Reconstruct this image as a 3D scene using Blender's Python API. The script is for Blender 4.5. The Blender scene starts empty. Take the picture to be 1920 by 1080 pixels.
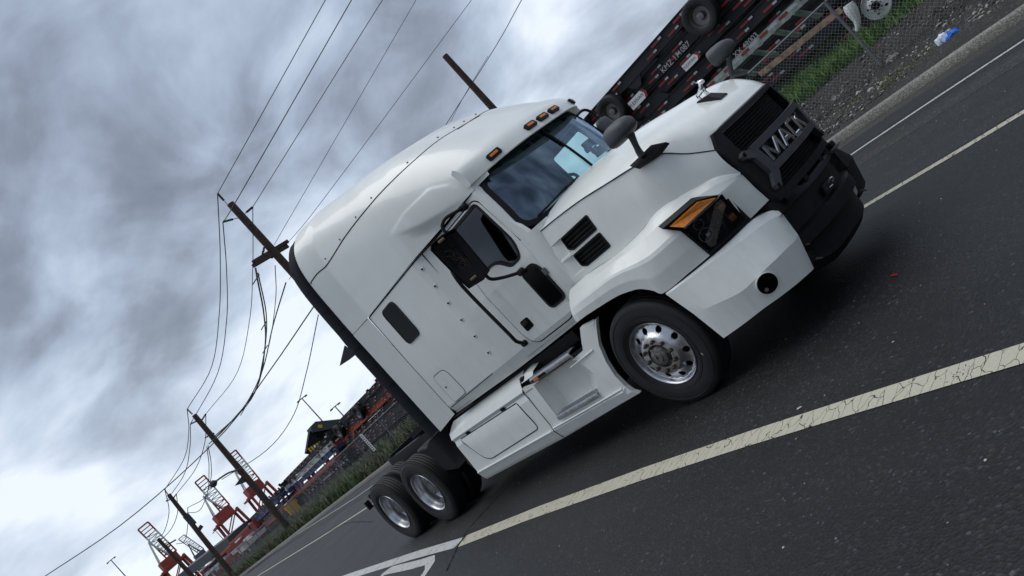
import bpy, bmesh, math, random
from mathutils import Vector, Matrix
from mathutils.geometry import delaunay_2d_cdt
from mathutils.bvhtree import BVHTree
random.seed(7)
S = bpy.context.scene
COL = S.collection
R_ = math.radians
# ------------------------------------------------------------------ camera
CAM = Vector((4.465, -5.532, 1.686)); YAW, PITCH, ROLL, F = R_(140.726), R_(0.583), R_(-42.262), 1400.9
def cam_basis(y, p, r):
    f = Vector((math.cos(p)*math.cos(y), math.cos(p)*math.sin(y), math.sin(p)))
    rt = f.cross(Vector((0, 0, 1))).normalized(); up = rt.cross(f)
    c, s = math.cos(r), math.sin(r)
    return c*rt+s*up, -s*rt+c*up, f
RT, UP, FW = cam_basis(YAW, PITCH, ROLL)
cd = bpy.data.cameras.new("camera"); cam = bpy.data.objects.new("camera", cd); COL.objects.link(cam)
cam.matrix_world = Matrix(((RT.x, UP.x, -FW.x, CAM.x), (RT.y, UP.y, -FW.y, CAM.y), (RT.z, UP.z, -FW.z, CAM.z), (0, 0, 0, 1)))
cd.sensor_width = 36; cd.lens = F/1920*36; cd.clip_end = 6000; cd.clip_start = .05
S.camera = cam
# ------------------------------------------------------------------ light
SUN_EL, SUN_AZ = R_(74), R_(205)      # direction towards the veiled sun
sd = bpy.data.lights.new("sun", 'SUN'); sd.energy = 1.15; sd.angle = R_(60); sd.color = (1, .97, .92)
sun = bpy.data.objects.new("sun", sd); COL.objects.link(sun)
sv = Vector((math.cos(SUN_EL)*math.cos(SUN_AZ), math.cos(SUN_EL)*math.sin(SUN_AZ), math.sin(SUN_EL)))
sun.rotation_euler = sv.to_track_quat('Z', 'Y').to_euler()
S.view_settings.view_transform = 'Standard'; S.view_settings.look = 'None'
S.view_settings.exposure = 0.45; S.view_settings.gamma = 1
W = bpy.data.worlds.new("World"); S.world = W; W.use_nodes = True
nt = W.node_tree; N = nt.nodes; L = nt.links; N.clear()
def nd(t, **k):
    n = N.new(t)
    for a, b in k.items(): setattr(n, a, b)
    return n
out = nd('ShaderNodeOutputWorld'); bg = nd('ShaderNodeBackground'); L.new(bg.outputs[0], out.inputs[0])
sky = nd('ShaderNodeTexSky', sky_type='NISHITA', sun_disc=False, sun_elevation=SUN_EL, sun_rotation=R_(90)-SUN_AZ)
skm = nd('ShaderNodeMixRGB', blend_type='MULTIPLY'); skm.inputs[0].default_value = 1; skm.inputs[2].default_value = (.07, .07, .07, 1)
L.new(sky.outputs[0], skm.inputs[1])
tc = nd('ShaderNodeTexCoord'); sep = nd('ShaderNodeSeparateXYZ'); L.new(tc.outputs['Generated'], sep.inputs[0])
# project the cloud deck: (x,y)/(z+k) so that clouds flatten to the horizon
def mth(op, a, b=None, c=None):
    n = nd('ShaderNodeMath', operation=op)
    for i, v in enumerate((a, b, c)):
        if v is None: continue
        if isinstance(v, (int, float)): n.inputs[i].default_value = v
        else: L.new(v, n.inputs[i])
    return n.outputs[0]
zc = mth('ADD', mth('MAXIMUM', sep.outputs[2], 0.0), 0.42)
cmb = nd('ShaderNodeCombineXYZ'); L.new(mth('DIVIDE', sep.outputs[0], zc), cmb.inputs[0]); L.new(mth('DIVIDE', sep.outputs[1], zc), cmb.inputs[1]); cmb.inputs[2].default_value = 3.1
n1 = nd('ShaderNodeTexNoise'); n1.inputs['Scale'].default_value = 1.15; n1.inputs['Detail'].default_value = 9; n1.inputs['Roughness'].default_value = .55; n1.inputs['Distortion'].default_value = .35
n2 = nd('ShaderNodeTexNoise'); n2.inputs['Scale'].default_value = 3.6; n2.inputs['Detail'].default_value = 7; n2.inputs['Roughness'].default_value = .5; n2.inputs['Distortion'].default_value = .4
L.new(cmb.outputs[0], n1.inputs['Vector']); L.new(cmb.outputs[0], n2.inputs['Vector'])
cv = mth('ADD', mth('MULTIPLY', n1.outputs[0], .72), mth('ADD', mth('MULTIPLY', n2.outputs[0], .46), -.085))
def lobe(px, py, amp, k):
    RTl, UPl, FWl = cam_basis(YAW, PITCH, ROLL); d = (RTl*((px-960)/F)+UPl*((540-py)/F)+FWl).normalized()
    v = nd('ShaderNodeVectorMath', operation='DOT_PRODUCT'); L.new(tc.outputs['Generated'], v.inputs[0]); v.inputs[1].default_value = d
    return mth('MULTIPLY', mth('POWER', 2.718, mth('MULTIPLY', mth('SUBTRACT', v.outputs['Value'], 1.0), k)), amp)
for a_ in ((60, 600, -.10, 60), (330, 300, -.045, 110), (60, 200, -.03, 70), (180, 60, .0, 60), (420, 90, -.03, 120), (330, 620, .02, 90), (420, 760, .05, 60), (640, 540, .05, 60), (560, 930, .1, 60), (80, 1000, .12, 60), (240, 830, -.09, 160), (560, 640, .05, 200), (1000, 60, .0, 40), (620, 130, -.01, 70), (340, 900, .06, 100)): cv = mth('ADD', cv, lobe(*a_))
v_ = nd('ShaderNodeVectorMath', operation='DOT_PRODUCT'); L.new(tc.outputs['Generated'], v_.inputs[0]); v_.inputs[1].default_value = Vector((.45, -.85, .25)).normalized()
cv = mth('ADD', cv, mth('MULTIPLY', mth('POWER', 2.718, mth('MULTIPLY', mth('SUBTRACT', v_.outputs['Value'], 1.0), 2.6)), -.13))   # sky darkened behind the camera, added to dim the truck's sides
rp = nd('ShaderNodeValToRGB'); L.new(cv, rp.inputs[0]); e = rp.color_ramp.elements
e[0].position = .37; e[0].color = (.12, .14, .185, 1)
e[1].position = .635; e[1].color = (.68, .735, .80, 1)
for p_, c_ in ((.42, (.185, .215, .275, 1)), (.49, (.30, .355, .45, 1)), (.56, (.46, .53, .64, 1))):
    x_ = e.new(p_+.012 if p_ < .45 else p_); x_.color = c_
# brightening towards the horizon
hz = mth('POWER', mth('SUBTRACT', 1.0, mth('MINIMUM', mth('MAXIMUM', sep.outputs[2], 0.0), 1.0)), 5.0)
mx = nd('ShaderNodeMixRGB'); L.new(mth('MULTIPLY', hz, .35), mx.inputs[0]); L.new(rp.outputs[0], mx.inputs[1]); mx.inputs[2].default_value = (.74, .80, .86, 1)
mx2 = nd('ShaderNodeMixRGB'); mx2.inputs[0].default_value = .9; L.new(skm.outputs[0], mx2.inputs[1]); L.new(mx.outputs[0], mx2.inputs[2])
L.new(mx2.outputs[0], bg.inputs[0]); bg.inputs[1].default_value = 1.0

# ------------------------------------------------------------------ picture helpers: a pixel of the photo and a real plane give a real point
def ray(px, py): return RT*((px-960)/F)+UP*((540-py)/F)+FW
def P(px, py, x=None, y=None, z=None):
    d = ray(px, py)
    if y is not None: t = (y-CAM.y)/d.y
    elif x is not None: t = (x-CAM.x)/d.x
    else: t = (z-CAM.z)/d.z
    return CAM+d*t
# ------------------------------------------------------------------ materials
M = {}
def mat(name, col, rough=.5, metal=0, coat=0, noise=None, bump=None, spec=.5, alpha=None, detail=4, nscale=20, aniso=0):
    m = bpy.data.materials.new(name); m.use_nodes = True; t = m.node_tree; b = t.nodes['Principled BSDF']
    b.inputs['Base Color'].default_value = (*col, 1); b.inputs['Roughness'].default_value = rough; b.inputs['Metallic'].default_value = metal
    b.inputs['Coat Weight'].default_value = coat; b.inputs['Coat Roughness'].default_value = .06; b.inputs['Specular IOR Level'].default_value = spec
    if noise is not None:
        tcn = t.nodes.new('ShaderNodeTexCoord'); n = t.nodes.new('ShaderNodeTexNoise'); n.inputs['Scale'].default_value = nscale; n.inputs['Detail'].default_value = detail
        t.links.new(tcn.outputs['Object'], n.inputs['Vector'])
        r = t.nodes.new('ShaderNodeValToRGB'); r.color_ramp.elements[0].position = .35; r.color_ramp.elements[1].position = .68
        r.color_ramp.elements[0].color = (*[c*(1-noise) for c in col], 1); r.color_ramp.elements[1].color = (*[min(1, c*(1+noise)) for c in col], 1)
        t.links.new(n.outputs[0], r.inputs[0]); t.links.new(r.outputs[0], b.inputs['Base Color'])
        rr = t.nodes.new('ShaderNodeMapRange'); rr.inputs[3].default_value = max(0, rough-.08); rr.inputs[4].default_value = min(1, rough+.1)
        t.links.new(n.outputs[0], rr.inputs[0]); t.links.new(rr.outputs[0], b.inputs['Roughness'])
    if bump:
        tcn = t.nodes.new('ShaderNodeTexCoord'); n = t.nodes.new('ShaderNodeTexNoise'); n.inputs['Scale'].default_value = bump[0]; n.inputs['Detail'].default_value = 3
        t.links.new(tcn.outputs['Object'], n.inputs['Vector']); bb = t.nodes.new('ShaderNodeBump'); bb.inputs['Strength'].default_value = bump[1]; bb.inputs['Distance'].default_value = bump[2]
        t.links.new(n.outputs[0], bb.inputs['Height']); t.links.new(bb.outputs[0], b.inputs['Normal'])
    M[name] = m; return m
mat('white_paint', (.785, .80, .755), .33, 0, .4, noise=.02, nscale=3, bump=(2.2, .1, .008))
mat('white_matte', (.72, .73, .71), .45)
mat('black_plastic', (.0075, .008, .0095), .5, noise=.3, nscale=14, bump=(300, .15, .001), spec=.24)
mat('grey_plastic', (.05, .053, .06), .5, noise=.12, nscale=20)
mat('dark_gap', (.005, .005, .005), .85, spec=.12)
mat('rubber', (.0085, .0088, .0095), .66, noise=.45, nscale=5, bump=(120, .12, .002))
mat('extender_rubber', (.010, .012, .018), .7, noise=.15, spec=.15)
mat('alu', (.55, .56, .58), .30, 1, noise=.1, nscale=14)
mat('alu_brushed', (.58, .59, .6), .33, 1, noise=.15)
mat('dull_steel', (.19, .18, .17), .5, .8, noise=.3, nscale=30)
mat('rusty_nut', (.10, .07, .05), .6, .5, noise=.4, nscale=60)
mat('chrome', (.9, .9, .92), .05, 1)
mat('frame_black', (.005, .005, .006), .6, noise=.4, spec=.2)
mat('dash', (.012, .014, .016), .8, spec=.2)
mat('seat_fabric', (.07, .075, .085), .85)
mat('alu_dirty', (.5, .49, .47), .4, 1, noise=.25, nscale=20); mat('visor_cloth', (.012, .013, .015), .6)
def glass(name, tint, gl=.12, rough=.02):
    m = bpy.data.materials.new(name); m.use_nodes = True; t = m.node_tree; t.nodes.clear()
    o = t.nodes.new('ShaderNodeOutputMaterial'); mixn = t.nodes.new('ShaderNodeMixShader'); tr = t.nodes.new('ShaderNodeBsdfTransparent'); g = t.nodes.new('ShaderNodeBsdfGlossy')
    tr.inputs[0].default_value = (*tint, 1); g.inputs['Roughness'].default_value = rough; g.inputs[0].default_value = (.62, .80, 1, 1) if name == 'windshield_glass' else (.9, .95, 1, 1)
    lw = t.nodes.new('ShaderNodeLayerWeight'); lw.inputs[0].default_value = .5; fr = t.nodes.new('ShaderNodeMath'); fr.operation = 'POWER'; fr.inputs[1].default_value = 4.5
    t.links.new(lw.outputs['Facing'], fr.inputs[0]); ad = t.nodes.new('ShaderNodeMath'); ad.operation = 'MULTIPLY_ADD'; ad.inputs[1].default_value = .9; ad.inputs[2].default_value = gl; ad.use_clamp = True
    t.links.new(fr.outputs[0], ad.inputs[0]); t.links.new(ad.outputs[0], mixn.inputs[0]); t.links.new(tr.outputs[0], mixn.inputs[1]); t.links.new(g.outputs[0], mixn.inputs[2]); t.links.new(mixn.outputs[0], o.inputs[0])
    M[name] = m; return m
def add_dirt():
    m = M['white_paint']; t = m.node_tree; b = t.nodes['Principled BSDF']; src = b.inputs['Base Color'].links[0].from_socket; l = t.links.new
    g = t.nodes.new('ShaderNodeNewGeometry'); sp_ = t.nodes.new('ShaderNodeSeparateXYZ'); l(g.outputs['Position'], sp_.inputs[0])
    mp = t.nodes.new('ShaderNodeMapping'); mp.inputs['Scale'].default_value = (5, 5, .9); l(g.outputs['Position'], mp.inputs['Vector'])
    n = t.nodes.new('ShaderNodeTexNoise'); n.inputs['Scale'].default_value = 2.2; n.inputs['Detail'].default_value = 8; n.inputs['Roughness'].default_value = .65; l(mp.outputs[0], n.inputs['Vector'])
    r = t.nodes.new('ShaderNodeMapRange'); r.inputs[1].default_value = .48; r.inputs[2].default_value = .72; l(n.outputs[0], r.inputs[0])
    h = t.nodes.new('ShaderNodeMapRange'); h.inputs[1].default_value = 3.2; h.inputs[2].default_value = .3; h.inputs[3].default_value = .02; h.inputs[4].default_value = .20; l(sp_.outputs[2], h.inputs[0])
    q = t.nodes.new('ShaderNodeMath'); q.operation = 'MULTIPLY'; l(r.outputs[0], q.inputs[0]); l(h.outputs[0], q.inputs[1])
    mx_ = t.nodes.new('ShaderNodeMixRGB'); mx_.inputs[2].default_value = (.36, .34, .29, 1); l(q.outputs[0], mx_.inputs[0]); l(src, mx_.inputs[1]); l(mx_.outputs[0], b.inputs['Base Color'])
add_dirt()
glass('clear_glass', (.75, .9, .88), .05); glass('windshield_glass', (.66, .86, .87), .15); glass('side_glass', (.10, .12, .13), .085); glass('lens_glass', (.75, .78, .82), .022)
mat('black_glass', (.0015, .0018, .002), .1, spec=.06)
def amber(name, col, e=0):
    m = mat(name, col, .18, 0, .6); b = m.node_tree.nodes['Principled BSDF']
    t = m.node_tree; tcn = t.nodes.new('ShaderNodeTexCoord'); v = t.nodes.new('ShaderNodeTexVoronoi'); v.inputs['Scale'].default_value = 45
    bb = t.nodes.new('ShaderNodeBump'); bb.inputs['Strength'].default_value = .6; bb.inputs['Distance'].default_value = .004
    r = t.nodes.new('ShaderNodeValToRGB'); r.color_ramp.elements[0].color = (*[c*.7 for c in col], 1); r.color_ramp.elements[1].color = (*col, 1); r.color_ramp.elements[1].position = .5
    t.links.new(tcn.outputs['Object'], v.inputs['Vector']); t.links.new(v.outputs['Distance'], bb.inputs['Height']); t.links.new(bb.outputs[0], b.inputs['Normal'])
    t.links.new(v.outputs['Distance'], r.inputs[0]); t.links.new(r.outputs[0], b.inputs['Base Color'])
amber('amber_lens', (1.0, .29, .005)); mat('amber_dim', (.28, .06, .005), .3)
mat('amber_flat', (.75, .2, .02), .3)
mat('red_tape', (.24, .02, .02), .45, noise=.25); mat('white_tape', (.42, .42, .42), .45, noise=.2)
mat('chassis_black', (.009, .010, .013), .6, noise=.45, nscale=4); mat('chassis_orange', (.42, .07, .02), .6, noise=.3, nscale=3); mat('chassis_blue', (.02, .06, .19), .6, noise=.3, nscale=3)
mat('chassis_white', (.55, .57, .56), .6, noise=.3, nscale=3); mat('chassis_green', (.25, .31, .28), .65, noise=.35, nscale=5)
mat('wood_pole', (.065, .042, .033), .9, noise=.35, nscale=6, bump=(30, .4, .01)); mat('wire', (.012, .013, .015), .6); mat('insulator', (.02, .025, .03), .4)
mat('galv', (.17, .18, .19), .6, .3, noise=.15); mat('mesh_wire', (.34, .36, .38), .6, .3)
mat('crane_red', (.30, .045, .028), .6, noise=.2, nscale=.2); mat('crane_white', (.6, .62, .63), .6); mat('crane_grey', (.10, .11, .13), .6)
mat('sign_white', (.75, .75, .74), .5); mat('yellow', (.6, .35, .02), .5); mat('bag_blue', (.02, .14, .55), .35, noise=.3, nscale=12)
mat('bag_white', (.65, .72, .82), .35); mat('stone', (.30, .29, .27), .9, noise=.3); mat('red_plastic', (.5, .02, .015), .4)
mat('dark_panel', (.035, .04, .05), .6); mat('rust_rail', (.30, .20, .13), .85, noise=.45, nscale=8); mat('brass', (.45, .36, .2), .35, .9)
mat('wire_white', (.6, .6, .6), .5); mat('bracket', (.09, .1, .105), .5); mat('bark_grey', (.05, .06, .05), .9); mat('teal', (.1, .45, .4), .5)

# ground materials ------------------------------------------------------
def gmat(name):
    m = bpy.data.materials.new(name); m.use_nodes = True; M[name] = m; t = m.node_tree
    def n(tp, **k):
        q = t.nodes.new(tp)
        for a, b in k.items():
            if a in ('inp',):
                for c, d in b.items(): q.inputs[c].default_value = d
            else: setattr(q, a, b)
        return q
    return m, t, t.nodes['Principled BSDF'], n
def asphalt(name, base, speck=.5, tone=.25, rough=.82, wet=0, streak=0.0):
    m, t, b, n = gmat(name); l = t.links.new
    g = n('ShaderNodeNewGeometry')
    big = n('ShaderNodeTexNoise', inp={'Scale': .38, 'Detail': 9, 'Roughness': .68, 'Distortion': .6}); l(g.outputs['Position'], big.inputs['Vector'])
    mp = n('ShaderNodeMapping'); mp.inputs['Scale'].default_value = (.12, 1.6, 1); mp.inputs['Rotation'].default_value = (0, 0, R_(2.3)); l(g.outputs['Position'], mp.inputs['Vector'])
    st = n('ShaderNodeTexNoise', inp={'Scale': 1.3, 'Detail': 5}); l(mp.outputs[0], st.inputs['Vector'])
    fine = n('ShaderNodeTexNoise', inp={'Scale': 95., 'Detail': 2, 'Roughness': .7}); l(g.outputs['Position'], fine.inputs['Vector'])
    vor = n('ShaderNodeTexVoronoi', inp={'Scale': 68.}); l(g.outputs['Position'], vor.inputs['Vector'])
    r = n('ShaderNodeValToRGB'); e = r.color_ramp.elements; e[0].position = .3; e[1].position = .7
    e[0].color = (*[c*(1-tone) for c in base], 1); e[1].color = (*[c*(1+tone) for c in base], 1)
    mixv = n('ShaderNodeMath', operation='MULTIPLY_ADD'); mixv.inputs[1].default_value = streak; l(st.outputs[0], mixv.inputs[0])
    s2 = n('ShaderNodeMath', operation='MULTIPLY'); s2.inputs[1].default_value = 1-streak; l(big.outputs[0], s2.inputs[0]); l(s2.outputs[0], mixv.inputs[2]); l(mixv.outputs[0], r.inputs[0])
    # random light/dark aggregate chips by voronoi cell colour
    rc = n('ShaderNodeValToRGB'); rc.color_ramp.interpolation = 'CONSTANT'; q = rc.color_ramp.elements; q[0].position = 0; q[0].color = (.55, .55, .55, 1); q[1].position = .4; q[1].color = (.85, .85, .85, 1)
    a = q.new(.75); a.color = (1.15, 1.15, 1.15, 1); a = q.new(.88); a.color = (1+2.2*speck, 1+2.0*speck, 1+1.4*speck, 1); a = q.new(.955); a.color = (1+4.5*speck, 1+4.3*speck, 1+3.9*speck, 1); a = q.new(.992); a.color = (1+12*speck,)*3+(1,)
    sp = n('ShaderNodeSeparateColor'); l(vor.outputs['Color'], sp.inputs[0]); l(sp.outputs[0], rc.inputs[0])
    mul = n('ShaderNodeMixRGB', blend_type='MULTIPLY'); mul.inputs[0].default_value = 1; l(r.outputs[0], mul.inputs[1]); l(rc.outputs[0], mul.inputs[2])
    l(mul.outputs[0], b.inputs['Base Color']); b.inputs['Specular IOR Level'].default_value = .35
    rr = n('ShaderNodeMapRange', inp={3: rough-.18, 4: rough+.12}); l(big.outputs[0], rr.inputs[0]); l(rr.outputs[0], b.inputs['Roughness'])
    bb = n('ShaderNodeBump', inp={'Strength': .6, 'Distance': .006}); l(vor.outputs['Distance'], bb.inputs['Height']); l(bb.outputs[0], b.inputs['Normal'])
    return m
asphalt('asphalt', (.0105, .0112, .0125), speck=.38, streak=.3, tone=.6, rough=.62)
asphalt('asphalt_worn', (.0135, .0142, .0155), speck=.4, tone=.4, streak=.85, rough=.6)
asphalt('asphalt_light', (.036, .0365, .037), speck=.2, tone=.3, streak=.7)
asphalt('concrete', (.05, .045, .038), speck=.15, tone=.3, streak=.6)
asphalt('kerb_concrete', (.24, .235, .21), speck=.05, tone=.3, streak=.8)
asphalt('gravel_dark', (.022, .021, .020), speck=1., tone=.4)
asphalt('dirt', (.04, .036, .028), speck=.6, tone=.5)
def paint_mat(name, col, scale=8., width=.016, wear=.40):
    m, t, b, n = gmat(name); l = t.links.new; g = n('ShaderNodeNewGeometry')
    mp = n('ShaderNodeMapping'); mp.inputs['Scale'].default_value = (1.9, .6, 1); l(g.outputs['Position'], mp.inputs['Vector'])
    wob = n('ShaderNodeTexNoise', inp={'Scale': 9., 'Detail': 3}); l(g.outputs['Position'], wob.inputs['Vector'])
    ad = n('ShaderNodeMixRGB', blend_type='ADD'); ad.inputs[0].default_value = .09; l(mp.outputs[0], ad.inputs[1]); l(wob.outputs['Color'], ad.inputs[2])
    v = n('ShaderNodeTexVoronoi', feature='DISTANCE_TO_EDGE', inp={'Scale': scale}); l(ad.outputs[0], v.inputs['Vector'])
    lt = n('ShaderNodeMath', operation='LESS_THAN'); lt.inputs[1].default_value = width; l(v.outputs['Distance'], lt.inputs[0])
    fn = n('ShaderNodeTexNoise', inp={'Scale': 60., 'Detail': 4}); l(g.outputs['Position'], fn.inputs['Vector'])
    bn = n('ShaderNodeTexNoise', inp={'Scale': 2.2, 'Detail': 5}); l(g.outputs['Position'], bn.inputs['Vector'])
    mm = n('ShaderNodeMath', operation='MULTIPLY'); l(fn.outputs[0], mm.inputs[0]); l(bn.outputs[0], mm.inputs[1])
    gt = n('ShaderNodeMath', operation='GREATER_THAN'); gt.inputs[1].default_value = wear; l(mm.outputs[0], gt.inputs[0])
    mxx = n('ShaderNodeMath', operation='MAXIMUM'); l(lt.outputs[0], mxx.inputs[0]); l(gt.outputs[0], mxx.inputs[1])
    r = n('ShaderNodeValToRGB'); r.color_ramp.elements[0].color = (*[c*.72 for c in col], 1); r.color_ramp.elements[1].color = (*[c*1.05 for c in col], 1); l(fn.outputs[0], r.inputs[0])
    mc = n('ShaderNodeMixRGB'); mc.inputs[2].default_value = (.03, .03, .03, 1); l(mxx.outputs[0], mc.inputs[0]); l(r.outputs[0], mc.inputs[1]); l(mc.outputs[0], b.inputs['Base Color']); b.inputs['Roughness'].default_value = .8
paint_mat('cream_paint', (.50, .475, .37)); paint_mat('white_line', (.50, .51, .50), 6., .012, .5)
def veg(name, c1, c2, sc=3.):
    m, t, b, n = gmat(name); l = t.links.new; g = n('ShaderNodeNewGeometry'); z = n('ShaderNodeTexNoise', inp={'Scale': sc, 'Detail': 5}); l(g.outputs['Position'], z.inputs['Vector'])
    r = n('ShaderNodeValToRGB'); r.color_ramp.elements[0].position = .35; r.color_ramp.elements[1].position = .65; r.color_ramp.elements[0].color = (*c1, 1); r.color_ramp.elements[1].color = (*c2, 1)
    l(z.outputs[0], r.inputs[0]); l(r.outputs[0], b.inputs['Base Color']); b.inputs['Roughness'].default_value = .7
veg('grass', (.045, .11, .014), (.12, .24, .03)); veg('weeds', (.06, .085, .015), (.14, .19, .035), 6.); veg('dry_grass', (.085, .08, .045), (.05, .10, .02), .8)

# ------------------------------------------------------------------ mesh helpers
def link(name, me, m, parent=None):
    o = bpy.data.objects.new(name, me); COL.objects.link(o)
    if parent is not None: o.parent = parent
    if m is not None: me.materials.append(M[m] if isinstance(m, str) else m)
    return o
def finish(name, bm, m, parent=None, sharp=32, bevel=0, flat=False):
    bmesh.ops.remove_doubles(bm, verts=bm.verts, dist=.0002)
    if bevel:
        es = [e for e in bm.edges if len(e.link_faces) == 2 and e.calc_face_angle(0) > R_(35)]
        bmesh.ops.bevel(bm, geom=es, offset=bevel, segments=2, affect='EDGES', profile=.6, clamp_overlap=True)
    bmesh.ops.recalc_face_normals(bm, faces=bm.faces)
    for f in bm.faces: f.smooth = not flat
    for e in bm.edges:
        if len(e.link_faces) == 2 and e.calc_face_angle(0) > R_(sharp): e.smooth = False
    me = bpy.data.meshes.new(name); bm.to_mesh(me); bm.free()
    return link(name, me, m, parent)
def box(bm, c, s, rot=None):
    vs = []
    for i in range(8):
        v = Vector(((i & 1)-.5, ((i >> 1) & 1)-.5, ((i >> 2) & 1)-.5)); v = Vector((v.x*s[0], v.y*s[1], v.z*s[2]))
        if rot is not None: v = rot @ v
        vs.append(bm.verts.new(v+Vector(c)))
    for f in ((0, 2, 3, 1), (4, 5, 7, 6), (0, 1, 5, 4), (2, 6, 7, 3), (0, 4, 6, 2), (1, 3, 7, 5)): bm.faces.new([vs[k] for k in f])
def bar(bm, a, b, w, h=None, n=4, up=Vector((0, 0, 1)), cap=True):
    """straight prism from a to b, n sides (4: w wide, h high)"""
    a = Vector(a); b = Vector(b); d = (b-a).normalized(); h = h or w
    s = d.cross(up)
    if s.length < 1e-4: s = d.cross(Vector((1, 0, 0)))
    s.normalize(); u = s.cross(d)
    if n == 4: offs = [s*(w/2*x)+u*(h/2*y) for x, y in ((-1, -1), (1, -1), (1, 1), (-1, 1))]
    else: offs = [s*(w/2*math.cos(2*math.pi*i/n))+u*(h/2*math.sin(2*math.pi*i/n)) for i in range(n)]
    A = [bm.verts.new(a+o) for o in offs]; B = [bm.verts.new(b+o) for o in offs]
    for i in range(len(offs)): bm.faces.new((A[i], A[(i+1) % len(offs)], B[(i+1) % len(offs)], B[i]))
    if cap: bm.faces.new(A[::-1]); bm.faces.new(B)
def tube(bm, pts, r, n=8, closed=False, cap=True):
    pts = [Vector(p) for p in pts]; rings = []; prev = None
    rr = r if isinstance(r, (list, tuple)) else [r]*len(pts)
    for i, p in enumerate(pts):
        if closed: d = (pts[(i+1) % len(pts)]-pts[i-1]).normalized()
        else: d = (pts[min(i+1, len(pts)-1)]-pts[max(i-1, 0)]).normalized()
        if prev is None:
            s = d.cross(Vector((0, 0, 1)))
            if s.length < 1e-3: s = d.cross(Vector((0, 1, 0)))
        else: s = prev-d*prev.dot(d)
        s.normalize(); prev = s; u = d.cross(s)
        rings.append([bm.verts.new(p+(s*math.cos(2*math.pi*k/n)+u*math.sin(2*math.pi*k/n))*rr[i]) for k in range(n)])
    m_ = len(rings) if closed else len(rings)-1
    for i in range(m_):
        a, b = rings[i], rings[(i+1) % len(rings)]
        for k in range(n): bm.faces.new((a[k], a[(k+1) % n], b[(k+1) % n], b[k]))
    if cap and not closed: bm.faces.new(rings[0][::-1]); bm.faces.new(rings[-1])
def cr(pts, n):
    """Catmull-Rom through pts, n samples, even by chord"""
    pts = [Vector(p) for p in pts]
    if len(pts) == 2: return [pts[0].lerp(pts[1], i/(n-1)) for i in range(n)]
    d = [0]
    for i in range(1, len(pts)): d.append(d[-1]+(pts[i]-pts[i-1]).length)
    res = []
    for k in range(n):
        s = d[-1]*k/(n-1); i = 0
        while i < len(pts)-2 and d[i+1] < s: i += 1
        t = (s-d[i])/max(1e-9, d[i+1]-d[i]); t = min(1, max(0, t))
        p1, p2 = pts[i], pts[i+1]; L_ = max(1e-9, d[i+1]-d[i])
        m1 = (p2-pts[i-1])/(d[i+1]-d[i-1])*L_ if i > 0 else (p2-p1)
        m2 = (pts[i+2]-p1)/(d[i+2]-d[i])*L_ if i < len(pts)-2 else (p2-p1)
        res.append((2*t**3-3*t**2+1)*p1+(t**3-2*t**2+t)*m1+(-2*t**3+3*t**2)*p2+(t**3-t**2)*m2)
    return res
def lin(pts, n):
    pts = [Vector(p) for p in pts]; d = [0]
    for i in range(1, len(pts)): d.append(d[-1]+(pts[i]-pts[i-1]).length)
    res = []
    for k in range(n):
        s = d[-1]*k/(n-1); i = 0
        while i < len(pts)-2 and d[i+1] < s: i += 1
        res.append(pts[i].lerp(pts[i+1], (s-d[i])/max(1e-9, d[i+1]-d[i])))
    return res
def fl(v): return Vector((v[0], -v[1], v[2]))
def loft(bm, rows, flip=False):
    g = [[bm.verts.new(fl(v) if flip else Vector(v)) for v in r] for r in rows]
    for i in range(len(g)-1):
        for j in range(len(g[0])-1):
            try: bm.faces.new((g[i][j], g[i][j+1], g[i+1][j+1], g[i+1][j]))
            except ValueError: pass
    return g
def inpoly(x, y, poly):
    c = False; j = len(poly)-1
    for i in range(len(poly)):
        xi, yi = poly[i]; xj, yj = poly[j]
        if (yi > y) != (yj > y) and x < (xj-xi)*(y-yi)/(yj-yi)+xi: c = not c
        j = i
    return c
def rrect(pts, r, n=4):
    """2D polygon with rounded corners"""
    o = []; k = len(pts)
    for i in range(k):
        a, b, c = Vector(pts[i-1]), Vector(pts[i]), Vector(pts[(i+1) % k]); ri = r[i] if isinstance(r, (list, tuple)) else r
        u = (a-b); v = (c-b); t = min(ri, u.length*.48, v.length*.48)
        if t < 1e-5: o.append(tuple(b)); continue
        p, q = b+u.normalized()*t, b+v.normalized()*t
        for s in range(n+1):
            w = s/n; o.append(tuple((1-w)**2*p+2*w*(1-w)*b+w*w*q))
    return o
def subdiv(poly, step):
    o = []
    for i in range(len(poly)):
        a = Vector(poly[i]); b = Vector(poly[(i+1) % len(poly)]); k = max(1, int((b-a).length/step))
        for j in range(k): o.append(a.lerp(b, j/k))
    return o
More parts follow.
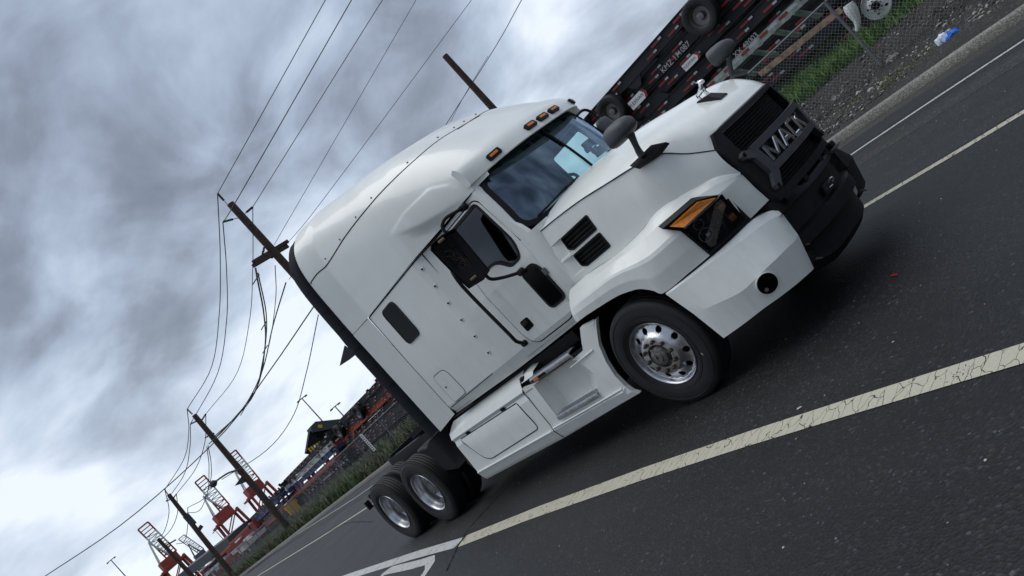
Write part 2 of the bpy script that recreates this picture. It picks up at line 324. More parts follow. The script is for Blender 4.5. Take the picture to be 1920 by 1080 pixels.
def panel(bm, outline, holes, fn, step=.06, rim=None, flip=False, lines=()):
    """2D outline with holes, filled with a triangulated net, lifted to 3D by fn(u,v); rim = fn(u,v) of the back edge"""
    loops = [subdiv([tuple(p) for p in outline], step)]+[subdiv([tuple(p) for p in h], step*.6) for h in holes]
    vs = []; es = []
    for lp in loops:
        b0 = len(vs); vs += [Vector((p[0], p[1])) for p in lp]; es += [(b0+i, b0+(i+1) % len(lp)) for i in range(len(lp))]
    for ln_ in lines:
        q_ = []
        for a_, b_ in zip(ln_, ln_[1:]):
            k_ = max(1, int(math.hypot(b_[0]-a_[0], b_[1]-a_[1])/step)); q_ += [(a_[0]+(b_[0]-a_[0])*i/k_, a_[1]+(b_[1]-a_[1])*i/k_) for i in range(k_)]
        q_.append(ln_[-1]); b0 = len(vs); vs += [Vector(p) for p in q_]; es += [(b0+i, b0+i+1) for i in range(len(q_)-1)]
    us = [p[0] for p in loops[0]]; ws = [p[1] for p in loops[0]]
    u = min(us)+step*.5; ol = [tuple(p) for p in loops[0]]; hl = [[tuple(p) for p in h] for h in loops[1:]]
    hsh = {}
    for v in vs: hsh.setdefault((int(v.x//step), int(v.y//step)), []).append(v)
    def dmin(x, y):
        i, j = int(x//step), int(y//step); m_ = 1e9
        for a_ in (-1, 0, 1):
            for b_ in (-1, 0, 1):
                for v in hsh.get((i+a_, j+b_), ()): m_ = min(m_, (v.x-x)**2+(v.y-y)**2)
        return m_
    while u < max(us):
        w = min(ws)+step*.5
        while w < max(ws):
            if inpoly(u, w, ol) and not any(inpoly(u, w, h) for h in hl) and dmin(u, w) > (step*.45)**2: vs.append(Vector((u, w)))
            w += step
        u += step
    V, E_, F_, *_r = delaunay_2d_cdt(vs, es, [], 0, 1e-6)
    mk = lambda p, f: (lambda q: fl(q) if flip else Vector(q))(f(p[0], p[1]))
    bv = [bm.verts.new(mk(p, fn)) for p in V]
    for f in F_:
        cx = sum(V[i][0] for i in f)/len(f); cy = sum(V[i][1] for i in f)/len(f)
        if inpoly(cx, cy, ol) and not any(inpoly(cx, cy, h) for h in hl):
            try: bm.faces.new([bv[i] for i in f])
            except ValueError: pass
    if rim:
        for lp in loops:
            A = [bm.verts.new(mk(p, fn)) for p in lp]; B = [bm.verts.new(mk(p, rim)) for p in lp]
            for i in range(len(lp)):
                j = (i+1) % len(lp); bm.faces.new((A[i], A[j], B[j], B[i]))
def slab(bm, pts, out, t_out=.01, t_in=.0, flip=False):
    """flat plate from 3D polygon, thickened along the direction out"""
    out = Vector(out).normalized(); q = [Vector(p) for p in pts]
    A = [p+out*t_out for p in q]; B = [p-out*t_in for p in q]
    if flip: A = [fl(a) for a in A]; B = [fl(b) for b in B]
    a = [bm.verts.new(p) for p in A]; b = [bm.verts.new(p) for p in B]
    bm.faces.new(a); bm.faces.new(b[::-1])
    for i in range(len(a)): bm.faces.new((a[i], b[i], b[(i+1) % len(a)], a[(i+1) % len(a)]))
def ribbon(bm, pts, nrm, w, t=.002, flip=False):
    """thin strip along pts lying on a surface with normal nrm (vector or list)"""
    pts = [Vector(p) for p in pts]; n = len(pts); prev = None
    for i in range(n):
        d = (pts[min(i+1, n-1)]-pts[max(i-1, 0)]).normalized(); nn = Vector(nrm[i] if isinstance(nrm, list) else nrm).normalized(); s = d.cross(nn).normalized()
        q = [pts[i]+s*w/2+nn*t, pts[i]-s*w/2+nn*t, pts[i]-s*w/2-nn*.004, pts[i]+s*w/2-nn*.004]
        if flip: q = [fl(x) for x in q]
        r = [bm.verts.new(x) for x in q]
        if prev:
            for k in range(4): bm.faces.new((prev[k], prev[(k+1) % 4], r[(k+1) % 4], r[k]))
        prev = r
def lathe(bm, prof, c, axis='y', n=48, closed=False):
    """prof: (radius, along) pairs, turned about an axis through c"""
    rings = []
    for r, a in prof:
        ring = []
        for k in range(n):
            t = 2*math.pi*k/n
            if axis == 'y': v = Vector((c[0]+r*math.cos(t), c[1]+a, c[2]+r*math.sin(t)))
            elif axis == 'x': v = Vector((c[0]+a, c[1]+r*math.cos(t), c[2]+r*math.sin(t)))
            else: v = Vector((c[0]+r*math.cos(t), c[1]+r*math.sin(t), c[2]+a))
            ring.append(bm.verts.new(v))
        rings.append(ring)
    m_ = len(rings) if closed else len(rings)-1
    for i in range(m_):
        a, b = rings[i], rings[(i+1) % len(rings)]
        for k in range(n): bm.faces.new((a[k], a[(k+1) % n], b[(k+1) % n], b[k]))
    if not closed:
        for q in (0, -1):
            if prof[q][0] > 1e-4:
                pass
_b = bmesh.new(); bmesh.ops.create_icosphere(_b, subdivisions=1, radius=1); _b.verts.ensure_lookup_table(); ICO_V = [v.co.copy() for v in _b.verts]; ICO_F = [tuple(v.index for v in f.verts) for f in _b.faces]; _b.free()
def stones(name, items, m, parent=None):
    vs = []; fs = []
    for c, s in items:
        b0 = len(vs); vs += [(c[0]+v.x*s[0], c[1]+v.y*s[1], c[2]+v.z*s[2]) for v in ICO_V]; fs += [tuple(i+b0 for i in f) for f in ICO_F]
    me = bpy.data.meshes.new(name); me.from_pydata(vs, [], fs); return link(name, me, m, parent)
def tag(o, label, cat, group=None, kind=None):
    o['label'] = label; o['category'] = cat
    if group: o['group'] = group
    if kind: o['kind'] = kind
    return o
def struct(o): o['kind'] = 'structure'; return o
def empty(name, loc=(0, 0, 0)):
    o = bpy.data.objects.new(name, None); o.location = loc; o.empty_display_size = .2; COL.objects.link(o); return o
def copy_tree(o, parent=None):
    c = o.copy(); COL.objects.link(c); c.parent = parent
    for ch in o.children: copy_tree(ch, c)
    return c
def smooth(a, b, x): t = min(1, max(0, (x-a)/(b-a))); return t*t*(3-2*t)
def interp(tab, x):
    if x <= tab[0][0]: return tab[0][1]
    for (a, p), (b, q) in zip(tab, tab[1:]):
        if x <= b: return p+(q-p)*(x-a)/(b-a)
    return tab[-1][1]
def text_mesh(name, s, size, loc, right, up, m, parent=None, ext=.001, sx=1.0):
    cu = bpy.data.curves.new(name, 'FONT'); cu.body = s; cu.size = size; cu.extrude = ext; cu.align_x = 'CENTER'; cu.align_y = 'CENTER'
    tmp = bpy.data.objects.new(name, cu); COL.objects.link(tmp); dg = bpy.context.evaluated_depsgraph_get(); dg.update()
    me = bpy.data.meshes.new_from_object(tmp.evaluated_get(dg)); bpy.data.objects.remove(tmp); me.name = name
    r = Vector(right).normalized(); u = Vector(up).normalized(); n = r.cross(u); loc = Vector(loc)
    for v in me.vertices: v.co = loc+r*v.co.x*sx+u*v.co.y+n*v.co.z
    me.materials.clear(); return link(name, me, m, parent)

# =================================================================== THE TRUCK
truck = empty('semi_truck', (0, 0, 0))
tag(truck, 'white sleeper cab semi truck without trailer parked on the asphalt', 'truck')
SK = 1.10
def side(x, z):
    """half width of the steel cab and sleeper at (x, z)"""
    b = interp([(-1.95, 1.10), (-1.50, 1.035), (-.6, 1.0), (-.3, .975)], x) if x > -1.95 else 1.10
    if -1.95 < x < -1.5: b = 1.10-.065*smooth(-1.95, -1.5, x)
    k = .10*smooth(-2.0, -1.5, x)+.015
    b -= max(0, z-1.86)*k
    b -= max(0, 1.24-z)*.35
    return b
def sp(x, z, off=0): return (x, -(side(x, z)+off), z)
def on_side(px, py, off=0):
    y = -1.05
    for _ in range(9):
        p = P(px, py, y=y); y = -(side(p.x, p.z)+off)
    return P(px, py, y=y)
def uv(px, py): p = on_side(px, py); return (p.x, p.z)
door_ol = [(-.60, 1.25), (-.60, 1.55), (-.54, 1.86), (-.56, 2.06), (-.70, 2.60), (-1.42, 2.60), (-1.42, 1.90), (-1.40, 1.33), (-1.33, 1.19), (-.74, 1.19)]
door_ol = rrect(door_ol, [.04, .05, .05, .1, .09, .05, .05, .08, .08, .05])
win = [(-.735, 2.57), (-.62, 2.06), (-.68, 1.91), (-.86, 1.91), (-1.00, 2.05), (-1.36, 2.05), (-1.36, 2.57)]
win = rrect(win, [.05, .07, .06, .05, .1, .04, .05])
lowin = rrect([(-.63, 1.80), (-.58, 1.74), (-.58, 1.37), (-.82, 1.37), (-.82, 1.79)], [.05, .05, .06, .06, .05])
swin = rrect([(-2.70, 2.56), (-2.70, 2.10), (-3.02, 2.10), (-3.02, 2.56)], .06)
def off2(poly, d):
    """grow/shrink a 2D loop"""
    n = len(poly); c = 0
    for i in range(n): c += poly[i][0]*poly[(i+1) % n][1]-poly[(i+1) % n][0]*poly[i][1]
    s = 1 if c > 0 else -1; o = []
    for i in range(n):
        a = Vector(poly[i-1]); b = Vector(poly[(i+1) % n]); t = (b-a).normalized(); o.append((poly[i][0]+t.y*d*s, poly[i][1]-t.x*d*s))
    return o
# --- cab and sleeper shell: both sides, floor, back wall, firewall, cab roof lining
shell_ol = [(-3.34, 1.12), (-1.45, 1.10), (-.36, 1.12), (-.36, 1.60), (-.42, 2.02), (-.55, 2.30), (-.66, 2.66), (-1.5, 2.66), (-3.34, 2.66)]
for f in (False, True):
    bm = bmesh.new(); panel(bm, shell_ol, [off2(win, .01), swin], sp, .09, rim=lambda x, z: sp(x, z, -.05), flip=f, lines=[[(-3.3, 1.86), (-1.46, 1.86)], [(-3.3, 1.24), (-.64, 1.24)]]); finish('cab_shell', bm, 'white_paint', truck, sharp=4.2)
bm = bmesh.new()
loft(bm, [[(-3.34, -1.09, 1.14), (-.36, -.96, 1.14)], [(-3.34, 1.09, 1.14), (-.36, .96, 1.14)]])
loft(bm, [[(-3.34, -1.09, 1.12), (-3.34, 1.09, 1.12)], [(-3.34, -1.09, 2.66), (-3.34, 1.09, 2.66)]])
loft(bm, [[(-.37, -.95, 1.12), (-.37, .95, 1.12)], [(-.37, -.95, 2.0), (-.37, .95, 2.0)]])
loft(bm, [[(-3.34, -1.07, 2.66), (-.62, -.92, 2.66)], [(-3.34, 1.07, 2.66), (-.62, .92, 2.66)]])
loft(bm, [[(-1.75, -1.04, 1.14), (-1.75, .2, 1.14)], [(-1.75, -1.04, 2.64), (-1.75, .2, 2.64)]])
finish('cabin_lining', bm, 'dash', truck, flat=True)
def line_on(pts, off=0, n=40): return [sp(p[0], p[1], off) for p in lin([(a, b, 0) for a, b in pts], n)]
# --- doors
for f in (False, True):
    bm = bmesh.new(); panel(bm, door_ol, [win], lambda x, z: sp(x, z, .006), .07, rim=lambda x, z: sp(x, z, -.01), flip=f, lines=[[(-1.40, 1.86), (-.56, 1.86)], [(-1.34, 1.24), (-.64, 1.24)]])
    door = finish('door', bm, 'white_paint', truck, sharp=4.2)
    bm = bmesh.new(); lp = off2(door_ol, .006); lp = lp+[lp[0]]
    ribbon(bm, [sp(a, b) for a, b in lin([(a, b, 0) for a, b in lp], 120) for a, b in [(a, b)]] if False else [sp(q[0], q[1]) for q in lin([(a, b, 0) for a, b in lp], 130)], (0, -1, .05), .013, .002, flip=f)
    finish('door_seal', bm, 'dark_gap', door)
    bm = bmesh.new(); panel(bm, off2(win, .004), [], lambda x, z: sp(x, z, -.004), .2, flip=f); finish('door_window', bm, 'clear_glass' if f else 'side_glass', door)
    bm = bmesh.new(); panel(bm, off2(win, .012), [off2(win, -.018)], lambda x, z: sp(x, z, .010), .08, rim=lambda x, z: sp(x, z, -.03), flip=f); finish('window_seal', bm, 'black_plastic', door)
    bm = bmesh.new(); panel(bm, lowin, [], lambda x, z: sp(x, z, .011), .1, rim=lambda x, z: sp(x, z, 0), flip=f); finish('lower_window', bm, 'black_glass', door)
    bm = bmesh.new(); panel(bm, off2(lowin, .014), [off2(lowin, -.01)], lambda x, z: sp(x, z, .014), .1, rim=lambda x, z: sp(x, z, 0), flip=f); finish('window_seal', bm, 'black_plastic', door)
    hp = rrect([(-1.17, 1.46), (-1.17, 1.35), (-1.31, 1.34), (-1.31, 1.46)], .025)
    bm = bmesh.new(); panel(bm, hp, [], lambda x, z: sp(x, z, .010), .1, rim=lambda x, z: sp(x, z, 0), flip=f)
    hd = finish('door_handle', bm, 'dark_gap', door)
    bm = bmesh.new(); slab(bm, [sp(a, b, .014) for a, b in rrect([(-1.19, 1.445), (-1.19, 1.40), (-1.29, 1.40), (-1.29, 1.445)], .012)], (0, -1, 0), .012, flip=f); finish('handle_paddle', bm, 'black_plastic', hd, bevel=.003)
    bm = bmesh.new(); slab(bm, [sp(a, b, .006) for a, b in rrect([(-.535, 1.70), (-.535, 1.63), (-.575, 1.63), (-.575, 1.70)], .01)], (0, -1, 0), .018, flip=f); finish('door_hinge', bm, 'bracket', door, bevel=.003)
    # sleeper window, clips, luggage hatch, bottom seam
    bm = bmesh.new(); panel(bm, off2(swin, .015), [], lambda x, z: sp(x, z, .008), .1, rim=lambda x, z: sp(x, z, -.01), flip=f); sw = finish('sleeper_window', bm, 'black_glass', truck)
    bm = bmesh.new(); panel(bm, off2(swin, .02), [off2(swin, .002)], lambda x, z: sp(x, z, .011), .1, rim=lambda x, z: sp(x, z, 0), flip=f); finish('window_seal', bm, 'black_plastic', sw)
    hat = rrect([(-2.82, 1.62), (-2.80, 1.25), (-3.14, 1.24), (-3.14, 1.62)], [.11, .06, .05, .06])
    bm = bmesh.new(); panel(bm, hat, [], lambda x, z: sp(x, z, .004), .1, rim=lambda x, z: sp(x, z, -.01), flip=f); ha = finish('luggage_door', bm, 'white_paint', truck)
    bm = bmesh.new(); ribbon(bm, [sp(q[0], q[1]) for q in lin([(a, b, 0) for a, b in off2(hat, .004)+[off2(hat, .004)[0]]], 60)], (0, -1, 0), .008, .002, flip=f)
    finish('seam', bm, 'dark_gap', ha)
    bm = bmesh.new(); lathe(bm, [(0.0001, -.012), (.009, -.012), (.009, 0)], sp(-3.05, 1.44, .004) if not f else fl(sp(-3.05, 1.44, -.008)), n=10); finish('lock', bm, 'dark_gap', ha)
    for zz in (2.53, 2.31, 2.09, 1.87, 1.65, 1.43):
        x = -1.86-(2.53-zz)*.08
        bm = bmesh.new(); slab(bm, [sp(x+a, zz+b) for a, b in ((-.022, -.016), (.022, -.016), (.022, .016), (-.022, .016))], (0, -1, 0), .006, flip=f); c_ = finish('mounting_clip', bm, 'white_matte', truck)
        bm = bmesh.new(); slab(bm, [sp(x+a, zz+b, .006) for a, b in ((-.016, .002), (.004, -.008), (.010, .010), (-.008, .014))], (0, -1, 0), .006, flip=f); finish('clip_pin', bm, 'dark_gap', c_)
    bm = bmesh.new()
    ribbon(bm, line_on([(-2.16, 1.235), (-3.30, 1.215)], 0, 12), (0, -1, 0), .009, .002, flip=f)
    for zt in (2.655,): ribbon(bm, line_on([(-.66, 2.658), (-1.5, 2.650), (-2.0, 2.645), (-3.32, 2.655)], 0, 60), (0, -1, .1), .013, .004, flip=f)
    ribbon(bm, line_on([(-3.325, 1.14), (-3.325, 2.65)], 0, 20), (0, -1, 0), .008, .002, flip=f)
    finish('body_seam', bm, 'dark_gap', truck)
    # grab handle
    bm = bmesh.new(); y = -1.15
    tube(bm, cr([P(847, 500, y=-1.08), P(849, 512, y=-1.15), P(870, 540, y=-1.165), P(960, 632, y=-1.165), P(968, 640, y=-1.15), P(983, 644, y=-1.07)], 30) if not f else [fl(v) for v in cr([P(847, 500, y=-1.08), P(849, 512, y=-1.15), P(870, 540, y=-1.165), P(960, 632, y=-1.165), P(968, 640, y=-1.15), P(983, 644, y=-1.07)], 30)], .019, 10)
    e_ = P(983, 644, y=-1.055); e_ = fl(e_) if f else e_
    lathe(bm, [(.001, -.03), (.028, -.025), (.032, .02), (.001, .02)], e_, n=12)
    finish('grab_handle', bm, 'black_plastic', truck)
# --- cowl, A pillars, windshield
def wsp(u, v):
    """windshield: u across -1..1, v from bottom 0 to top 1"""
    yb, yt = .93, .86
    y = (yb+(yt-yb)*v)*math.sin(u*math.pi/2*.999) if False else (yb+(yt-yb)*v)*u
    xb = -.17-.31*abs(u)**2.6; xt = -.37-.24*abs(u)**2.6
    zb = 2.03; ztp = 2.73-.03*u*u
    bulge = .02*math.sin(math.pi*v)
    return Vector((xb+(xt-xb)*v+bulge, y, zb+(ztp-zb)*v))
bm = bmesh.new(); panel(bm, rrect([(-.985, .02), (.985, .02), (.985, .985), (-.985, .985)], .2, 6), [], lambda u, v: wsp(u, v), .1)
ws = finish('windshield', bm, 'windshield_glass', truck, sharp=60)
wout = lambda u, v, d=.0: wsp(u, v)+Vector((d, 0, d*.35))
bm = bmesh.new(); panel(bm, rrect([(-1.01, -.02), (1.01, -.02), (1.01, 1.02), (-1.01, 1.02)], .22, 7), [rrect([(-.965, .045), (.965, .045), (.965, .96), (-.965, .96)], .19, 7)], lambda u, v: wout(u, v, .012), .09, rim=lambda u, v: wout(u, v, -.03))
finish('windshield_seal', bm, 'black_plastic', ws, sharp=50)
bm = bmesh.new(); panel(bm, [(-.95, .80), (.95, .80), (.95, .95), (-.95, .95)], [], lambda u, v: wout(u, v, -.01), .1); finish('shade_band', bm, 'visor_cloth', ws)
bm = bmesh.new(); tube(bm, [wout(0, v, .012) for v in (0, .25, .5, .75, 1)], .013, 8); finish('windshield_divider', bm, 'black_plastic', ws)
# white surround: from the seal to the door edge and the cowl
bm = bmesh.new()
for s in (-1, 1):
    rows = []
    for v in (-.12, 0, .25, .5, .75, 1.0, 1.06):
        a = wout(1.0*s, v, .003); z = a.z; xd = interp([(1.9, -.50), (2.06, -.56), (2.64, -.70)], z)
        b = Vector(sp(xd, min(z, 2.66), .003)); b.y *= -s
        m1 = a.lerp(b, .5)+Vector((.02, s*.022, 0)); rows.append([tuple(p) for p in cr([a, m1, b], 7)])
    loft(bm, rows)
    rows = []
    for z in (1.14, 1.3, 1.6, 1.86, 1.95, 2.02):
        a = Vector((-.60 if z < 1.5 else interp([(1.5, -.60), (1.86, -.55), (2.02, -.56)], z), 0, z)); a.y = s*(side(a.x, z)+.003); b = Vector((-.36, s*(side(-.36, z)-.01), z)); c = Vector((-.28, s*.80, z)); rows.append(cr([a, b, c], 8))
    loft(bm, rows)
loft(bm, [[wout(u/10, -.03, .006) for u in range(-10, 11)], [wout(u/10, -.03, .006)+Vector((.14, 0, -.05)) for u in range(-10, 11)], [wout(u/10, -.03, .006)+Vector((.16, 0, -.5)) for u in range(-10, 11)]])
finish('windshield_surround', bm, 'white_paint', truck, sharp=40)
for f in (False, True):   # wipers
    bm = bmesh.new(); s = 1 if f else -1
    a = wout(.42*s if not f else .30, .0, .05)
    e1 = P(1042, 330, y=-.30)
    if not f: p0, p1, q0, q1 = wout(-.25, .0, .05), wout(-.50, .10, .035), wout(-.30, .10, .028), wout(-.86, .06, .028)
    else: p0, p1, q0, q1 = wout(.62, .0, .05), wout(.35, .10, .035), wout(.62, .12, .028), wout(.10, .05, .028)
    tube(bm, [p0, p0.lerp(p1, .5)+Vector((.015, 0, .005)), p1], .010, 6); tube(bm, cr([q0, q0.lerp(q1, .5)+Vector((.008, 0, 0)), q1], 9), .009, 6); tube(bm, [q0.lerp(q1, .25), p1, q0.lerp(q1, .75)], .006, 6)
    finish('wiper', bm, 'black_plastic', ws)
# --- interior: dashboard, steering wheel, seats
bm = bmesh.new(); loft(bm, [cr([(-.30, y, 2.03), (-.55, y, 2.03), (-.78, y, 1.93), (-.86, y, 1.6), (-.80, y, 1.2)], 12) for y in (-.90, -.3, .3, .90)]); finish('dashboard', bm, 'dash', truck, sharp=50)
bm = bmesh.new(); c = Vector((-.95, .48, 1.96)); ax = Vector((-.55, 0, .83)).normalized(); s1 = Vector((0, 1, 0)); s2 = ax.cross(s1)
tube(bm, [c+(s1*math.cos(t*math.pi/12)+s2*math.sin(t*math.pi/12))*.22 for t in range(24)], .016, 8, closed=True)
for t in (0, 2.1, 4.2): bar(bm, c-ax*.03, c+(s1*math.cos(t)+s2*math.sin(t))*.21, .03, .012)
bar(bm, c, c-ax*.25, .06, n=8); finish('steering_wheel', bm, 'black_plastic', truck)
for y in (-.50, .50):
    bm = bmesh.new(); box(bm, (-1.42, y, 1.62), (.50, .48, .16)); box(bm, (-1.66, y, 2.02), (.14, .46, .70), Matrix.Rotation(R_(-8), 3, 'Y')); box(bm, (-1.70, y, 2.44), (.11, .26, .2)); box(bm, (-1.42, y, 1.36), (.3, .3, .40)); finish('seat', bm, 'seat_fabric', truck, bevel=.03)
# --- roof fairing
Z0 = [(-3.95, 4.17), (-3.43, 4.115), (-2.9, 3.985), (-2.5, 3.89), (-2.14, 3.80), (-1.61, 3.64), (-1.25, 3.48), (-.95, 3.31), (-.72, 3.16), (-.56, 3.03), (-.46, 2.92)]
def wtop(x): return interp([(-4.0, 1.20), (-3.74, 1.185), (-3.3, 1.105), (-2.0, 1.10), (-1.5, 1.08), (-1.05, 1.0), (-.8, .94), (-.6, .88), (-.46, .80)], x)
def wlow(x): return interp([(-4.0, 1.20), (-3.74, 1.185), (-3.3, 1.102), (-2.0, 1.098), (-1.80, 1.088), (-1.5, 1.035), (-1.25, .985), (-.9, .945), (-.66, .93), (-.46, .80)], x)
ZR = [(-2.1, 3.02), (-1.9, 2.99), (-1.75, 2.93), (-1.4, 2.80), (-1.1, 2.72), (-.8, 2.66), (-.5, 2.60)]
ZU = [(-2.0, 3.0), (-1.9, 3.01), (-1.5, 3.04), (-1.06, 3.0), (-.85, 2.88), (-.70, 2.72)]
def roofpt(x, t):
    """t: 0 at the side seam, 1 on the centre line"""
    z0 = interp(Z0, x); zb = 2.662; H = z0-zb; n = interp([(-3.9, 4.6), (-3.2, 4.0), (-2.5, 3.5), (-1.2, 2.9), (-.5, 2.6)], x)
    a = t*math.pi/2; y = max(0, math.cos(a))**(2/n); z = zb+H*max(0, math.sin(a))**(2/n)
    zr = interp(ZR, x); k = smooth(zr-.12, zr+.06, z); w = wlow(x)*(1-k)+wtop(x)*k; zu = interp(ZU, x); w += .007*smooth(-1.95, -1.7, x)*smooth(-.66, -.8, x)*smooth(zr-.02, zr+.05, z)*(1-smooth(zu-.012, zu+.022, z))
    cr_ = -.012*math.sin(math.pi*min(1, max(0, (z-zb)/H)))
    return Vector((x, -y*(w+cr_), z))
xs = []
x = -.46
while x > -3.74: xs.append(x); x -= .035
xs.append(-3.74)
ts = [i/150 for i in range(50)]+[1/3+i/60 for i in range(41)]
bm = bmesh.new()
rows = []
for x in xs:
    r = [roofpt(x, t) for t in ts]; rows.append(r+[fl(v) for v in r[:-1]][::-1])
loft(bm, rows)
# closed front under the sun visor
fr_ = rows[0]; loft(bm, [fr_, [Vector((-.62, v.y*.9, min(v.z, 2.70))) for v in fr_]])
finish('roof_fairing', bm, 'white_paint', truck, sharp=50)
bm = bmesh.new()
loft(bm, [rows[-1], [Vector((-3.70, v.y*.93, v.z-.06*(v.z > 2.8))) for v in rows[-1]], [Vector((-3.40, v.y*.9, v.z-.1*(v.z > 2.8))) for v in rows[-1]]])
loft(bm, [[Vector((-3.45, -1.0, 2.6)), Vector((-3.45, 1.0, 2.6))], [Vector((-3.45, -1.0, 3.3)), Vector((-3.45, 1.0, 3.3))], [Vector((-3.45, -.6, 3.9)), Vector((-3.45, .6, 3.9))]])
finish('fairing_back', bm, 'black_plastic', truck, sharp=40)
rbm = bmesh.new(); loft(rbm, rows); rbm.normal_update(); RB = BVHTree.FromBMesh(rbm)
def on_roof(px, py):
    d = ray(px, py).normalized(); h = RB.ray_cast(CAM, d)
    return (h[0], h[1] if h[1].dot(d) < 0 else -h[1]) if h[0] is not None else None
seam_px = [(579, 536), (594, 514), (612, 498), (649, 441), (700, 377), (740, 335), (780, 298), (821, 264), (870, 234), (900, 217)]
hits = [on_roof(a.x, a.y) for a in cr([(a, b, 0) for a, b in seam_px], 70)]; hits = [h for h in hits if h]
bm = bmesh.new(); ribbon(bm, [h[0] for h in hits], [h[1] for h in hits], .013, .003)
ribbon(bm, [h[0] for h in hits], [h[1] for h in hits], .013, .003, flip=True)
sp_l = [h[0] for h in hits][-1]
finish('roof_seam', bm, 'dark_gap', truck)
for (a, b) in ((583, 531), (610, 485), (637, 449), (667, 407), (696, 371), (764, 305), (821, 264-6), (870, 228), (577, 530)):
    h = on_roof(a, b)
    if h:
        for f in (False, True):
            q, nn = (fl(h[0]), fl(h[1])) if f else (h[0], h[1])
            bm = bmesh.new(); bar(bm, q-nn*.002, q+nn*.008, .022, n=8); finish('screw', bm, 'dull_steel', truck)
# side fairings behind the sleeper and rubber extenders
def flare(x): return 1.105+(-3.33-x)*.22
for f in (False, True):
    bm = bmesh.new(); rws = []
    for z in [1.13+i*(2.655-1.13)/10 for i in range(11)]:
        rws.append([(x, -flare(x)+.004, z-.06*(x+3.33)/-.4*(z < 1.2)) for x in (-3.33, -3.42, -3.52, -3.62, -3.72)]+[(-3.73, -flare(-3.72)+.03, z)])
    loft(bm, rws, f); finish('side_fairing', bm, 'white_paint', truck, sharp=40)
    bm = bmesh.new(); rws = []
    prf = [roofpt(-3.74, i/200) for i in range(201)]
    for z in [1.10+i*.12 for i in range(21)]+[3.6, 3.66, 3.72, 3.78, 3.84, 3.89, 3.93, 3.97, 4.0, 4.03]:
        k = smooth(3.45, 4.06, z); yo = 1.19 if z < 2.7 else -min(prf, key=lambda v: abs(v.z-z)).y; xo = .24-.10*smooth(3.7, 4.05, z); x0 = -3.73
        rws.append([(x0+.03, -yo+.05, z), (x0+.0, -yo-.006, z), (x0-.07, -yo-.03+.02*k, z), (x0-xo*.8, -yo-.045+.02*k, z), (x0-xo, -yo-.03, z), (x0-xo, -yo+.0, z), (x0-.02, -yo+.05, z)])
    loft(bm, rws, f); bm.faces.new([bm.verts.new(fl(v) if f else v) for v in rws[-1]]); ex = finish('side_extender', bm, 'extender_rubber', truck, sharp=50)
    bm = bmesh.new()
    for z in [1.3+i*.3 for i in range(9)]: ribbon(bm, [(-3.73, -1.212, z), (-3.8, -1.232, z), (-3.88, -1.240, z+.005)], (0, -1, 0), .005, .002, f)
    finish('extender_seam', bm, 'dark_gap', ex)
# --- sun visor with marker lights
bm = bmesh.new()
def vis(u, v, o=0):
    y = .93*u; xb = -.20-.40*abs(u)**2.8; zb = 2.695+.015*u*u; xt = -.44-.22*abs(u)**2.6; zt = 2.985-.055*abs(u)**2
    b = .035*math.sin(math.pi*v)
    return Vector((xb+(xt-xb)*v+b+o, y, zb+(zt-zb)*v+b*.5+o*.5))
us = [i/24 for i in range(-24, 25)]
rws = [[vis(u, v) for u in us] for v in (0, .04, .2, .4, .6, .8, .95, 1)]
rws = [[v+Vector((-.07, 0, .015)) for v in rws[0]], [v+Vector((-.03, 0, -.004)) for v in rws[0]]]+rws+[[v+Vector((-.05, 0, -.02)) for v in rws[-1]]]
loft(bm, rws)
for s in (0, -1):
    loop = [r[s] for r in rws]; bm.faces.new([bm.verts.new(v) for v in loop])
vs_ = finish('sun_visor', bm, 'white_paint', truck, sharp=35)
for (px, py, yy) in ((931, 287, -.669), (992, 241, -.199), (1013.5, 226, 0), (1035, 212, .199), (1075, 188, .669)):
    u = yy/.93; c = vis(u, .22); tx = (vis(u+.03, .22)-vis(u-.03, .22)).normalized(); tv = (vis(u, .3)-vis(u, .1)).normalized(); n_ = tx.cross(tv).normalized()
    if n_.x < 0: n_ = -n_
    bm = bmesh.new(); slab(bm, [c+tx*a+tv*b for a, b in ((-.075, -.024), (-.062, -.034), (.062, -.034), (.075, -.024), (.075, .024), (.062, .034), (-.062, .034), (-.075, .024))], n_, .022, .01)
    ml = finish('marker_light', bm, 'black_plastic', vs_, bevel=.004)
    bm = bmesh.new(); slab(bm, [c+n_*.022+tx*a+tv*b for a, b in ((-.045, -.013), (.045, -.013), (.045, .013), (-.045, .013))], n_, .007, .0); finish('lens', bm, 'amber_flat', ml, bevel=.002)
# --- hood
HS = [(-.44, 0, 2.12), (0, 0, 2.095), (.37, 0, 2.05), (.76, 0, 1.965), (1.0, 0, 1.89), (1.17, 0, 1.81), (1.35, 0, 1.695), (1.44, 0, 1.598)]
SE = [(-.50, -.93, 1.965), (-.1, -.92, 1.94), (.25, -.91, 1.905), (.58, -.89, 1.85), (.86, -.85, 1.80), (1.05, -.79, 1.74), (1.18, -.71, 1.60), (1.305, -.615, 1.485)]
GE = [(1.385, -.63, 1.575)]
def hood_rows(k=40):
    c = cr(HS, k); s = cr(SE, k); rows = []
    for i in range(k):
        t = i/(k-1); a = c[i]; b = s[i]; r = []
        crown = interp([(0, .015), (.4, .03), (1, .05)], t)
        for j in range(13):
            w = j/12; q = a.lerp(b, w)
            q.z = a.z+(b.z-a.z)*w**(2.6+11*smooth(.55, 1, t)); q.z += 0
            q.x = a.x+(b.x-a.x)*w**2.3
            r.append(q)
        rows.append(r)
    return rows
hr = hood_rows()
bm = bmesh.new()
full = [r[::-1]+[fl(v) for v in r[1:]] for r in hr]
loft(bm, full)
